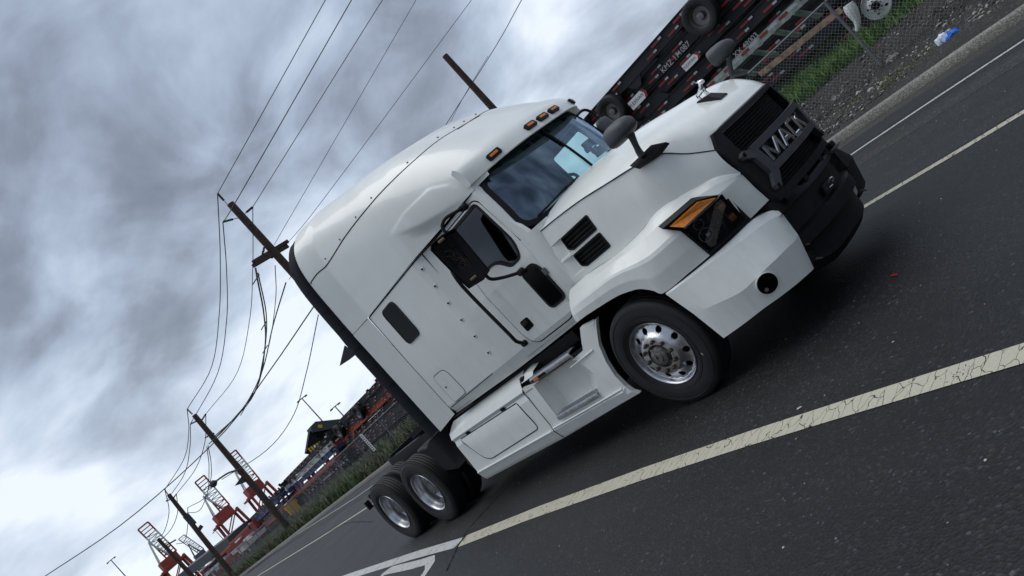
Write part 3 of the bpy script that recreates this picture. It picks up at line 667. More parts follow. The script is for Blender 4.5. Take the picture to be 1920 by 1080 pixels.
# nose: roll the front edge down to the grille opening
fe = full[-1]; loft(bm, [fe, [Vector((v.x-.005, v.y, v.z-.02)) for v in fe], [Vector((v.x-.05, v.y, v.z-.06)) for v in fe]])
re = full[0]; loft(bm, [re, [Vector((v.x-.004, v.y*.995, v.z-.03)) for v in re]])
hood = finish('hood', bm, 'white_paint', truck, sharp=40)
# side of hood (J = junction with fender)
JN = [(-.44, -.985, 1.37), (-.2, -.985, 1.40), (.22, -.975, 1.375), (.56, -.96, 1.395), (.78, -.95, 1.43), *[tuple(P(*a_)) for a_ in ()]]+[tuple(P(a_, b_, y=c_)) for a_, b_, c_ in ((1270, 370, -.88), (1310, 348, -.80), (1343, 332, -.73), (1389, 324, -.60))]
def hside(x, z):
    """y of the hood side at x,z: linear between seam and junction"""
    a = [interp([(p[0], p[1]) for p in SE], x), interp([(p[0], p[2]) for p in SE], x)]; b = [interp([(p[0], p[1]) for p in JN], x), interp([(p[0], p[2]) for p in JN], x)]
    t = (z-b[1])/max(.02, a[1]-b[1]); return b[0]+(a[0]-b[0])*t-.015*math.sin(math.pi*min(1, max(0, t)))
v1 = [(.21, 1.78), (.21, 1.64), (-.13, 1.64), (-.18, 1.67), (-.18, 1.78)]; v2 = [(.21, 1.60), (.21, 1.46), (-.13, 1.46), (-.18, 1.49), (-.18, 1.60)]
hs_ol = [(p[0], p[2]) for p in cr(SE, 20)]+[(p[0], p[2]) for p in cr(JN, 24)][::-1]
hs_ol[0] = (-.455, 1.96)
for f in (False, True):
    bm = bmesh.new(); rec = lambda x, z: (x, hside(x, z)+.03, z)
    pk = [rrect([(-.13, a+.155), (-.13, a+.0), (-.32, a-.02), (-.36, a+.02), (-.36, a+.155)], .02, 2) for a in (1.63, 1.45)]
    panel(bm, hs_ol, [v1, v2], lambda x, z: (x, hside(x, z)+.045*sum(smooth(-.37-.0*z, -.19, x)*(1 if abs(z-zz_) < .0735 else 0)*(x < -.181) for zz_ in (1.712, 1.535)), z), .04, flip=f, lines=[[(-.38, zz_+e_), (-.19, zz_+e_)] for zz_ in (1.712, 1.535) for e_ in (-.080, -.072, .072, .080)])
    hsd = finish('hood_side', bm, 'white_paint', truck, sharp=16)
    for v in (v1, v2):
        bm = bmesh.new(); vv = [tuple(p) for p in v]
        vc = rrect(vv, .012, 2)
        panel(bm, off2(vc, .008) , [off2(vc, -.006)], lambda x, z: (x, hside(x, z)-.006, z), .2, rim=lambda x, z: (x, hside(x, z)+.05, z), flip=f)
        panel(bm, vc, [], lambda x, z: (x, hside(x, z)+.04, z), .2, flip=f)
        zc = sum(p[1] for p in vv)/5
        for k in range(4):
            z = min(p[1] for p in vv)+.018+k*.036; slab(bm, [(-.165+ .03*(k == 0), hside(-.17, z)+.004, z), (.205, hside(.2, z)+.004, z), (.205, hside(.2, z)+.03, z+.016), (-.165, hside(-.17, z)+.03, z+.016)], (0, -.3, 1), .004, .004, flip=f)
        finish('hood_vent', bm, 'black_plastic', hsd, sharp=30)
    bm = bmesh.new(); sq = cr(SE, 50); ribbon(bm, [p+Vector((0, -.001, 0)) for p in sq], (0, -1, .6), .008, .004, f); finish('hood_seam', bm, 'dark_gap', hsd)
# fender: junction -> outer crease -> arch edge
D = [(-.47, -1.17, 1.27), (-.33, -1.19, 1.275), (-.05, -1.195, 1.275), (.22, -1.20, 1.27), ]+[tuple(P(a_, b_, y=c_)) for a_, b_, c_ in ((1214, 486, -1.185), (1260, 447, -1.12), (1300, 410, -1.0), (1330, 382, -.91), (1357, 359, -.81), (1391, 327, -.60))]
Bt = [(-.49, -1.20, 1.15)]+[tuple(P(a, b, y=-1.205)) for a, b in ((1100, 591), (1120, 578), (1156, 556), (1180, 546.5), (1200, 542), (1224, 545), (1242, 550.5))]+[tuple(P(a_, b_, y=c_)) for a_, b_, c_ in ((1290, 513, -1.13), (1331, 479, -1.03), (1370, 444, -.89), (1408, 409, -.74), (1442, 375, -.575))]
Jf = [(-.455, -1.03, 1.395)]+JN[1:]
for f in (False, True):
    bm = bmesh.new(); k = 120; j = cr(Jf, k); d = cr(D, k); b = cr(Bt, k); rows = [[], [], [], [], [], [], []]
    for i in range(k):
        j0 = j[i]; d0 = d[i]; b0 = b[i]; mid = j0.lerp(d0, .5)+Vector((0, -.012, .03*math.sin(math.pi*i/(k-1)))); 
        rows[0].append(j0+Vector((0, .006, 0))); rows[1].append(j0.lerp(mid, .4)+Vector((0, 0, .006))); rows[2].append(mid); rows[3].append(d0.lerp(mid, .12)); rows[4].append(d0.lerp(b0, .06)); rows[5].append(d0.lerp(b0, .5)+Vector((0, -.008, 0))); rows[6].append(b0)
    inn = [b0+Vector((-.0, .05, .008)) for b0 in rows[6]]
    fine = []
    for ra, rb in zip(rows, rows[1:]):
        n_s = max(1, int((ra[60]-rb[60]).length/.014)); fine += [[a.lerp(b, q_/n_s) for a, b in zip(ra, rb)] for q_ in range(n_s)]
    fine.append(rows[-1]); loft(bm, fine+[inn], f)
    hc = (1324, 415); hp_ = [(hc[0]+(a_-hc[0])*.945, hc[1]+(b_-hc[1])*.945) for a_, b_ in ((1240.7, 429), (1304, 375), (1357, 362), (1406.7, 410), (1331, 479), (1276, 433))]
    dead = []
    for fc in bm.faces:
        c0 = fc.calc_center_median(); c0 = fl(c0) if f else c0; d_ = c0-CAM; w_ = d_.dot(FW)
        if w_ > 0 and inpoly(960+F*d_.dot(RT)/w_, 540-F*d_.dot(UP)/w_, hp_): dead.append(fc)
    bmesh.ops.delete(bm, geom=dead, context='FACES')     # opening for the headlight housing
    # rear edge of the fender
    e0 = [r[0] for r in rows]; loft(bm, [e0, [v+Vector((.02, .12, -.01)) for v in e0]], f)
    fe_ = finish('fender', bm, 'white_paint', truck, sharp=13)
    # wheel housing
    bm = bmesh.new(); ws_r = []
    for t in range(0, 19):
        a = math.pi*t/18*1.06-.08; ws_r.append([(.05+.66*math.cos(a), y, .52+.68*math.sin(a)) for y in (-1.17, -.9, -.55)])
    loft(bm, ws_r, f); loft(bm, [[(-.62, -.55, .45), (.8, -.55, .45)], [(-.62, -.55, 1.9), (.8, -.55, 1.3)]], f); finish('wheel_housing', bm, 'dark_gap', fe_)
# --- headlights
for f in (False, True):
    hl = [P(1240.7, 429, y=-1.14), P(1304, 375, y=-.985), P(1357, 362, y=-.80), P(1406.7, 410, y=-.75), P(1331, 479, y=-1.03), P(1276, 433, y=-1.10)]
    bm = bmesh.new()
    # surface: outer facet (tip side) and front facet
    A, B_, C_, D_, E_, F_ = hl
    outn = (hl[3]-hl[1]).cross(hl[4]-hl[1]).normalized(); outn = outn if outn.x > 0 else -outn
    def ring(pts, o): return [p+outn.normalized()*o for p in pts]
    base = ring(hl, .012); back = ring(hl, -.09)
    loft(bm, [[*base, base[0]], [*back, back[0]]], f)
    c_ = sum(hl, Vector())/6
    # rim and bowl
    inn = [c_.lerp(p, .90)+outn.normalized()*.006 for p in hl]; bowl = [c_.lerp(p, .85)+outn.normalized()*-.075 for p in hl]
    loft(bm, [[*base, base[0]], [*inn, inn[0]]], f)
    hd = finish('headlight', bm, 'black_plastic', truck, sharp=25)
    bm = bmesh.new(); loft(bm, [[*inn, inn[0]], [*bowl, bowl[0]]], f); bm.faces.new([bm.verts.new(fl(v) if f else v) for v in bowl]); finish('headlight_bowl', bm, 'black_plastic', hd, sharp=25)
    bm = bmesh.new()
    for u_ in (.35, .62, .8):
        p_, q_ = bowl[1].lerp(bowl[2], u_), bowl[4].lerp(bowl[3], u_); p_ = p_.lerp(q_, .12); bar(bm, (fl(p_) if f else p_), (fl(q_) if f else q_), .012, .02)
    finish('lamp_rib', bm, 'grey_plastic', hd)
    nn = lambda v: (fl(v) if f else Vector(v))
    am = [P(1255, 425, y=-1.11), P(1307.4, 378, y=-.985), P(1341, 371, y=-.88), P(1281, 426, y=-1.085)]
    bm = bmesh.new(); slab(bm, am, outn, .016, .03, flip=f); finish('turn_signal', bm, 'amber_lens', hd, bevel=.004, flat=True)
    ln = [P(1286, 428, y=-1.075), P(1350, 373, y=-.845), P(1396, 410, y=-.79), P(1350, 455, y=-.965), P(1331, 463, y=-1.02), P(1312, 444, y=-1.045)]
    bm = bmesh.new(); slab(bm, [p+outn.normalized()*.013 for p in ln], outn, .003, .0, flip=f); finish('headlight_lens', bm, 'lens_glass', hd)
    fr2 = [P(1282, 428, y=-1.085), P(1347, 369, y=-.855)]
    bm = bmesh.new(); tube(bm, [nn(p+outn.normalized()*.014) for p in fr2], .008, 6); finish('lens_frame', bm, 'grey_plastic', hd)
    for (px, py, yy) in ((1357, 390, -.865), (1377, 409, -.85)):
        c = P(px, py, y=yy)-outn.normalized()*.04; tx = Vector((.45, .85, .05)).normalized(); tz = Vector((0, 0, 1))
        bm = bmesh.new(); slab(bm, [c+tx*a+tz*b for a, b in ((-.028, -.022), (.028, -.022), (.028, .022), (-.028, .022))], outn, .01, .02, flip=f); finish('amber_reflector', bm, 'amber_dim', hd, bevel=.004)
    for (px, py, yy, rr_) in ((1327, 442, -1.01, .047), (1313, 423, -1.03, .034)):
        c = P(px, py, y=yy)-outn.normalized()*.035; bm = bmesh.new()
        q = outn.to_track_quat('Z', 'Y').to_matrix()
        for pr in ([(.001, .028), (.5, .024), (.8, .012), (1, 0)],):
            rg = []
            for r_, h_ in pr: rg.append([nn(c+q@Vector((math.cos(t*.2618)*r_*rr_, math.sin(t*.2618)*r_*rr_, h_))) for t in range(25)])
            loft(bm, rg)
        finish('projector_lens', bm, 'black_glass', hd, sharp=60)
        bm = bmesh.new(); tube(bm, [nn(c+q@Vector((math.cos(t*.2618)*rr_*1.12, math.sin(t*.2618)*rr_*1.12, 0))) for t in range(24)], .006, 6, closed=True); finish('projector_ring', bm, 'dull_steel', hd)
    c = P(1327, 439, y=-1.005); bm = bmesh.new(); slab(bm, [c+Vector((a*.6, a*.8, b)) for a, b in ((-.018, -.012), (.018, -.016), (.016, .010), (-.014, .014))], outn, .002, .004, flip=f); finish('reflector', bm, 'chrome', hd)
# --- grille
GX = lambda y, z: 1.445-.115*(abs(y)/.6)**2.2-.035*max(0, (z-1.25)/.35)**1.4
def gp(y, z, o=0): return Vector((GX(y, z)+o, y, z))
g_ol = [(-.565, 1.585), (.565, 1.585), (.615, 1.49), (.615, 1.40), (.57, .95), (.54, .88), (-.54, .88), (-.57, .95), (-.615, 1.40), (-.615, 1.49)]
bm = bmesh.new()
gi = [(-.50, 1.545), (.50, 1.545), (.51, 1.40), (.47, .94), (-.47, .94), (-.51, 1.40)]
panel(bm, g_ol, [gi], lambda y, z: gp(y, z, .035), .07, rim=lambda y, z: gp(y, z, -.07))
loft(bm, [[gp(y*.0565, 1.585, .035) for y in range(-10, 11)], [gp(y*.0565, 1.60, -.03) for y in range(-10, 11)]])
gr = finish('grille', bm, 'black_plastic', truck, sharp=35)
bm = bmesh.new()
panel(bm, off2(gi, .01), [], lambda y, z: gp(y, z, -.055), .1); finish('grille_backing', bm, 'dark_gap', gr)
bm = bmesh.new()
z = .95
while z < 1.54:
    w = interp([(.935, .47), (1.40, .51), (1.545, .50)], z); pts = [gp(-w+i*2*w/16, z, -.03) for i in range(17)]
    for a, b in zip(pts, pts[1:]): bar(bm, a, b, .012, .006, cap=False)
    z += .026
for i in range(-24, 25):
    y = i*.0195; zt = 1.54; bar(bm, gp(y*1.0, .94, -.034), gp(y, 1.24, -.034), .006, .012, cap=False); bar(bm, gp(y, 1.24, -.034), gp(y, 1.54, -.034), .006, .012, cap=False)
finish('grille_mesh', bm, 'black_plastic', gr)
# badge frame: two bars, side plates with round ends, and the letters
bm = bmesh.new()
def gfr(a, b, w): 
    pts = [gp(a[0]+(b[0]-a[0])*i/10, a[1]+(b[1]-a[1])*i/10, .055) for i in range(11)]
    for p, q in zip(pts, pts[1:]): bar(bm, p, q, .035, w, cap=True, up=Vector((0, 0, 1)) if abs(a[1]-b[1]) < .2 else Vector((0, 1, 0)))
gfr((-.47, 1.305), (.47, 1.305), .055); gfr((-.43, 1.095), (.43, 1.095), .055)
for s in (-1, 1):
    po = [(s*.43, 1.33), (s*.46, 1.31), (s*.54, 1.345), (s*.57, 1.32), (s*.56, 1.285), (s*.50, 1.245), (s*.475, 1.085), (s*.53, 1.00), (s*.525, .965), (s*.49, .955), (s*.41, 1.06), (s*.40, 1.12), (s*.425, 1.28)]
    panel(bm, po, [], lambda y, z: gp(y, z, .072), .08, rim=lambda y, z: gp(y, z, .02))
bf = finish('badge_frame', bm, 'grey_plastic', gr, sharp=35)
for s in (-1, 1):
    for (y, z) in ((.545, 1.316), (.505, .98)):
        p = gp(s*y, z, .072); bm = bmesh.new(); lathe(bm, [(.001, .003), (.018, .003), (.018, -.004)], p, axis='x', n=14); finish('bolt', bm, 'dark_gap', bf)
bm = bmesh.new(); panel(bm, [(-.42, 1.28), (.42, 1.28), (.40, 1.12), (-.40, 1.12)], [], lambda y, z: gp(y, z, .015), .1); finish('badge_panel', bm, 'black_plastic', bf)
def letter(kind, y0, w):
    zb, zt = 1.128, 1.272; th = .037; st = []
    if kind == 'M': st = [((0, 0), (0, 1)), ((0, 1), (.5, .1)), ((.5, .1), (1, 1)), ((1, 1), (1, 0))]
    if kind == 'A': st = [((0, 0), (.5, 1)), ((.5, 1), (1, 0)), ((.25, .33), (.75, .33))]
    if kind == 'C': st = [((1, .95), (.0, .95)), ((.0, .95), (0, .05)), ((0, .05), (1, .05))]
    if kind == 'K': st = [((0, 0), (0, 1)), ((.05, .48), (.95, 1)), ((.3, .62), (1, 0))]
    bm = bmesh.new()
    for a, b in st:
        p = gp(y0+a[0]*w, zb+a[1]*(zt-zb), .045); q = gp(y0+b[0]*w, zb+b[1]*(zt-zb), .045); bar(bm, p, q, .02, th, up=(q-p).cross(Vector((1, 0, 0))).normalized())
    bmesh.ops.bevel(bm, geom=[e for e in bm.edges], offset=.006, segments=1, affect='EDGES', clamp_overlap=True)
    finish('badge_letter', bm, 'chrome', bf, flat=True)
letter('M', -.355, .17); letter('A', -.14, .15); letter('C', .055, .11); letter('K', .215, .13)
# hood ornament: a small standing dog on a dark wedge
ob = P(1345, 195, y=0); ob = Vector((1.235, 0, 1.815))
bm = bmesh.new(); zt = lambda x: interp([(1.12, 1.845), (1.17, 1.825), (1.24, 1.785), (1.30, 1.745)], x)
loft(bm, [[(1.10, -.028, zt(1.12)+.012), (1.10, .028, zt(1.12)+.012)], [(1.21, -.04, zt(1.21)+.035), (1.21, .04, zt(1.21)+.035)], [(1.30, -.06, zt(1.30)+.003), (1.30, .06, zt(1.30)+.003)]])
for s_ in (-1, 1): loft(bm, [[(1.10, s_*.028, zt(1.12)+.012), (1.21, s_*.04, zt(1.21)+.035), (1.30, s_*.06, zt(1.30)+.003)], [(1.10, s_*.04, zt(1.12)-.03), (1.21, s_*.06, zt(1.21)-.04), (1.30, s_*.07, zt(1.30)-.04)]])
orn = finish('ornament_base', bm, 'black_plastic', hood, flat=True)
bm = bmesh.new(); o = Vector((1.165, 0, 1.852)); k_ = .82
O = lambda x, y, z: o+Vector((x, y, z))*k_
tube(bm, cr([O(-.05, 0, .045), O(0, 0, .052), O(.045, 0, .075), O(.06, 0, .10)], 9), [q*k_ for q in (.018, .021, .022, .024, .026, .028, .026, .022, .018)], 10)
tube(bm, [O(.045, 0, .10), O(.07, 0, .125), O(.10, 0, .118), O(.115, 0, .108)], [q*k_ for q in (.014, .026, .022, .012)], 10)
for sx, sy in ((-.045, -1), (-.045, 1), (.05, -1), (.05, 1)): tube(bm, [O(sx, sy*.014, .055), O(sx-.006, sy*.02, .025), O(sx+.006, sy*.02, -.01)], [q*k_ for q in (.014, .009, .008)], 8)
for sy in (-1, 1): tube(bm, [O(.062, sy*.016, .14), O(.05, sy*.028, .152)], [.006, .003], 6)
finish('hood_ornament', bm, 'chrome', orn, sharp=60)
# --- bumper: black centre, white wings with fog lamps
def bx(y): return 1.475-.165*(abs(y)/.6)**2.4
bm = bmesh.new()
ysb = [i*.0372 for i in range(-16, 17)]
prof = [(-.10, .90), (-.015, .90), (0, .885), (.01, .80), (-.05, .785), (-.055, .62), (.005, .60), (.012, .50), (-.035, .485), (-.04, .40), (-.03, .30), (-.09, .24), (-.3, .24)]
rws = []
for dx, z in prof:
    row = []
    for y in ysb:
        x_ = bx(y)+dx-.05*smooth(.6, .3, z); zz = z
        if z > .84 and abs(y) < .33: zz = z-.05
        if z < .45: zz = z+.08*smooth(.35, .66, abs(y))
        if z > .8: zz = zz+.035*smooth(.40, .56, abs(y))
        row.append((x_, y*(1-.0*(z < .5)), zz))
    rws.append(row)
loft(bm, rws)
for s in (0, -1): bm.faces.new([bm.verts.new(r[s]) for r in rws])
bmp = finish('bumper', bm, 'black_plastic', truck, sharp=28)
bm = bmesh.new(); p = bx(0)-.045; slab(bm, [(p, y, z) for y, z in ((-.11, .72), (.11, .72), (.13, .64), (-.13, .64))], (1, 0, 0), .03, 0); finish('bumper_plate', bm, 'black_plastic', bmp, bevel=.006)
bm = bmesh.new(); tube(bm, [(p+.045, -.035, .70), (p+.07, -.025, .72), (p+.075, .0, .715), (p+.07, .02, .70), (p+.045, .022, .68)], .007, 6); tube(bm, [(p+.03, -.04, .665), (p+.055, -.03, .67), (p+.03, -.01, .66)], .006, 6); finish('tow_hook', bm, 'alu_brushed', bmp)
for s in (-1, 1):
    for z in (.50, .36):
        bm = bmesh.new(); tube(bm, [(bx(.57)-.03, s*.57, z+.02), (bx(.57)+.01, s*.58, z), (bx(.57)-.03, s*.59, z+.02)], .007, 6); finish('bolt', bm, 'grey_plastic', bmp)
bm = bmesh.new()
for s in (-1, 1): loft(bm, [[(1.30, s*.3, .80), (1.52, s*.3, .82)], [(1.30, s*.62, .80), (1.46, s*.62, .82)]]); 
for y in (-.5, -.2, .15, .45): box(bm, (1.44, y, .86), (.05, .07, .05))
box(bm, (1.28, 0, .86), (.10, .95, .10)); finish('grille_support', bm, 'frame_black', truck, bevel=.005)
# bumper wings, the far one black towards its front
fogc = P(1438, 531, y=-1.10)
for f in (False, True):
    T0 = [P(a_, b_, y=c_) for a_, b_, c_ in ((1248, 550.5, -1.207), (1290, 518, -1.13), (1331, 485, -1.04), (1370, 451, -.91), (1408, 415, -.76), (1430, 401, -.645), (1448, 394.5, -.60), (1460, 395.5, -.58))]
    L0 = [P(a_, b_, y=c_) for a_, b_, c_ in ((1250, 553, -1.212), (1292, 522, -1.15), (1338, 489, -1.065), (1383, 457, -.935), (1424, 426, -.785), (1445, 411, -.67), (1462, 404, -.61), (1469, 403, -.585))]
    B0 = [P(a_, b_, y=c_) for a_, b_, c_ in ((1357, 634, -1.225), (1395, 607, -1.175), (1430, 580, -1.11), (1465, 555, -1.0), (1497, 530, -.86), (1515, 514, -.73), (1523, 507, -.65), (1526, 503, -.60))]
    Mh = [P(a_, b_, y=c_) for a_, b_, c_ in ((1301, 589, -1.222), (1345, 569, -1.195), (1391, 546, -1.14), (1425, 514, -1.04), (1457, 484, -.91), (1476, 465, -.78), (1490, 452, -.67), (1497, 441, -.60))]
    k = 36; t_, l_, m_, b_ = cr(T0, k), cr(L0, k), cr(Mh, k), cr(B0, k)
    rows = [[p+Vector((-.04, .06, .0)) for p in t_], t_, l_, [a.lerp(b, .5) for a, b in zip(l_, m_)], m_, [a.lerp(b, .5) for a, b in zip(m_, b_)], b_, [p+Vector((-.04, .07, .01)) for p in b_]]
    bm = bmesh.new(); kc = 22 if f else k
    loft(bm, [r[:kc] for r in rows], f)
    if f:  # front stretch of the left wing, split off and coloured black
        bc = bmesh.new(); loft(bc, [[p+Vector((.012, 0, .01 if ri < 3 else 0)) for p in r[kc-1:]] for ri, r in enumerate(rows)], f); finish('bumper_wing_front', bc, 'black_plastic', bmp, sharp=9)
    e0 = [r[0] for r in rows[1:7]]; loft(bm, [e0, [v+Vector((0, .06, 0)) for v in e0]], f)
    e1 = [r[-1] for r in rows[1:7]]
    if not f: loft(bm, [e1, [v+Vector((-.06, .03, 0)) for v in e1]], f)
    wing = finish('bumper_wing', bm, 'white_paint', truck, sharp=9)
    tb = bmesh.new(); loft(tb, rows); tb.normal_update(); TB = BVHTree.FromBMesh(tb)
    h = TB.ray_cast(CAM, ray(1438, 531).normalized()); c = h[0]; n_ = TB.ray_cast(CAM, ray(1450, 548).normalized())[1]
    if n_.dot(ray(1438, 531)) > 0: n_ = -n_
    if f: c, n_ = fl(c), fl(n_)
    q = n_.to_track_quat('Z', 'Y').to_matrix()
    def rg(r, hh): return [c+q@Vector((math.cos(t*math.pi/16)*r, math.sin(t*math.pi/16)*r, hh)) for t in range(33)]
    bm = bmesh.new(); loft(bm, [rg(.083, -.04), rg(.0845, .011), rg(.079, .013), rg(.077, .0), rg(.076, -.002)]); fg = finish('fog_lamp', bm, 'white_matte', wing, sharp=40)
    bm = bmesh.new(); loft(bm, [rg(.079, .0105), rg(.06, .0115), rg(.03, .0125), rg(.0005, .0125)]); finish('lamp_glass', bm, 'black_glass', fg, sharp=60)
    bm = bmesh.new(); cc = c; loft(bm, [[c+q@Vector((math.cos(t)*r-.035, math.sin(t)*r-.03, .016)) for t in [i*math.pi/6 for i in range(13)]] for r in (.016, .0005)]); finish('bulb_reflector', bm, 'chrome', fg)
    tb.free()
# crack in the wing
bm = bmesh.new(); cpts = [P(a, b, y=-1.13) for a, b in ((1416, 580), (1413, 583), (1417, 587), (1420, 591))]; tube(bm, cpts, .003, 4); finish('crack', bm, 'dark_gap', truck)
# --- door mirror with its glass missing, wires hanging inside
def mirror(f):
    mc = [P(826, 440, y=-1.30), P(848, 425, y=-1.27), P(918, 507, y=-1.22), P(907, 525, y=-1.25), P(882, 541, y=-1.27), P(866, 527, y=-1.29), P(810, 470, y=-1.32), P(809, 458, y=-1.32)]
    if False: pass
    # the housing opens rearwards and outwards in the photo: build it as an open tray in the plane seen
    c = sum(mc, Vector())/len(mc); n_ = (CAM-c); n_.z = 0; n_.normalize(); n_ = (n_*.95+Vector((-.05, -.06, 0))).normalized()
    pts = [p-n_*((p-c).dot(n_)) for p in mc]
    o2 = pts
    def off(k, d): return [c+(p-c)*k+n_*d for p in o2]
    F2 = (lambda L_: [fl(v) for v in L_]) if f else (lambda L_: L_)
    bm = bmesh.new(); rr_ = [off(.72, -.085), off(.88, -.075), off(.97, -.03), off(1.0, .02), off(.955, .022), off(.93, .0), off(.90, -.045)]
    loft(bm, [F2([*r, r[0]]) for r in rr_]); bm.faces.new([bm.verts.new(v) for v in F2(rr_[0])]); bm.faces.new([bm.verts.new(v) for v in F2(rr_[-1])])
    return bm, c, n_, F2
bm = bmesh.new(); rg2 = []
for z, sx_, sy_ in ((1.83, .03, .06), (1.845, .05, .10), (1.95, .06, .115), (2.2, .065, .12), (2.36, .065, .12), (2.46, .055, .11), (2.50, .04, .085), (2.515, .012, .03)):
    ring = [Vector((-.74+(sx_ if math.cos(t_*math.pi/12) > 0 else .35*sx_)*math.copysign(abs(math.cos(t_*math.pi/12))**.6, math.cos(t_*math.pi/12)), 1.29+sy_*math.copysign(abs(math.sin(t_*math.pi/12))**.5, math.sin(t_*math.pi/12)), z)) for t_ in range(24)]; ring.append(ring[0]); rg2.append(ring)
loft(bm, rg2); bm.faces.new([bm.verts.new(v) for v in rg2[0][:-1]]); bm.faces.new([bm.verts.new(v) for v in rg2[-1][:-1]])
mo = finish('door_mirror', bm, 'grey_plastic', truck, sharp=45)
bm = bmesh.new(); slab(bm, [(-.768, 1.20, 1.90), (-.768, 1.38, 1.90), (-.768, 1.38, 2.44), (-.768, 1.20, 2.44)], (-1, 0, 0), .004, .01); finish('mirror_glass', bm, 'chrome', mo)
for pts in ([(-.72, .90, 2.60), (-.74, 1.02, 2.68), (-.74, 1.20, 2.70), (-.74, 1.28, 2.63), (-.74, 1.29, 2.50)], [(-.66, .99, 1.82), (-.72, 1.12, 1.78), (-.74, 1.24, 1.76), (-.74, 1.28, 1.85)]):
    bm = bmesh.new(); tube(bm, cr(pts, 16), .0165, 10); finish('mirror_arm', bm, 'black_plastic', mo)
for f in (False,):
    bm, c, n_, F2 = mirror(f); mo = finish('door_mirror', bm, 'black_plastic', truck, bevel=.004, sharp=40)
    upv = (P(848, 425, y=-1.27)-P(918, 507, y=-1.24)).normalized(); rv = upv.cross(n_).normalized()
    g = lambda a, b, d: c+rv*a+upv*b+n_*d
    if not f:
        bm = bmesh.new()
        for a, b, w, h_ in ((.0, .05, .02, .32), (-.06, .0, .012, .4), (.07, .02, .012, .42), (0, .12, .14, .012), (0, -.02, .15, .012), (0, -.14, .14, .012)):
            slab(bm, [g(a-w/2, b-h_/2, -.048), g(a+w/2, b-h_/2, -.048), g(a+w/2, b+h_/2, -.048), g(a-w/2, b+h_/2, -.048)], n_, .016, 0)
        tube(bm, [g(.0+.035*math.cos(t), -.19+.035*math.sin(t), -.035) for t in [i*math.pi/8 for i in range(16)]], .010, 6, closed=True)
        finish('mirror_bracket', bm, 'frame_black', mo)
        rw = random.Random(3)
        for col, pts in (('bracket', [(-.05, .14), (.01, .10), (.0, .03), (.04, -.01), (.03, -.07), (-.01, -.09), (-.03, -.05), (.02, -.03), (.06, -.06)]), ('rusty_nut', [(-.07, .10), (-.02, .06), (.03, .06), (.05, .0), (.07, -.05), (.05, -.10), (.02, -.07), (.03, -.02)]), ('amber_dim', [(-.04, .05), (.0, .0), (.05, -.03), (.07, -.09), (.04, -.12), (.01, -.05)])):
            bm = bmesh.new(); tube(bm, cr([g(a, b, -.022+rw.uniform(-.01, .01)) for a, b in pts], 40), .0015, 5); finish('loose_wire', bm, col, mo)
        for b in (.235, -.225):
            bm = bmesh.new(); slab(bm, [g(-.035, b-.014, -.02), g(.035, b-.014, -.02), g(.035, b+.014, -.02), g(-.035, b+.014, -.02)], n_, .02, .01)
            finish('mirror_clamp', bm, 'brass', mo, bevel=.004)
            for k in (-1, 0, 1):
                bm = bmesh.new(); bar(bm, g(k*.022, b, -.002), g(k*.022, b, .008), .012, n=8); finish('bolt', bm, 'dull_steel', mo)
    else:
        bm = bmesh.new(); q = [fl(g(a, b, -.01)) for a, b in ((-.09, -.25), (.09, -.25), (.09, .25), (-.09, .25))]; bm.faces.new([bm.verts.new(v) for v in q]); finish('mirror_glass', bm, 'chrome', mo)
    bm = bmesh.new()
    up_arm = [P(836, 437, y=-1.28), P(829, 425, y=-1.27), P(834, 411, y=-1.22), P(850, 400, y=-1.12), P(868, 390, y=-.99)]
    lo_arm = [P(908, 514, y=-1.26), P(920, 523, y=-1.24), P(940, 521, y=-1.16), P(962, 515, y=-1.09), P(977, 510, y=-1.04)]
    bm.free()
    for arm in (up_arm, lo_arm):
        bm = bmesh.new(); tube(bm, F2(cr(arm, 20)), .0165, 10); e_ = F2([arm[-1]])[0]; lathe(bm, [(.001, -.035), (.03, -.03), (.035, -.01), (.028, .0), (.036, .01), (.036, .04), (.001, .04)], e_, n=14); finish('mirror_arm', bm, 'black_plastic', mo)
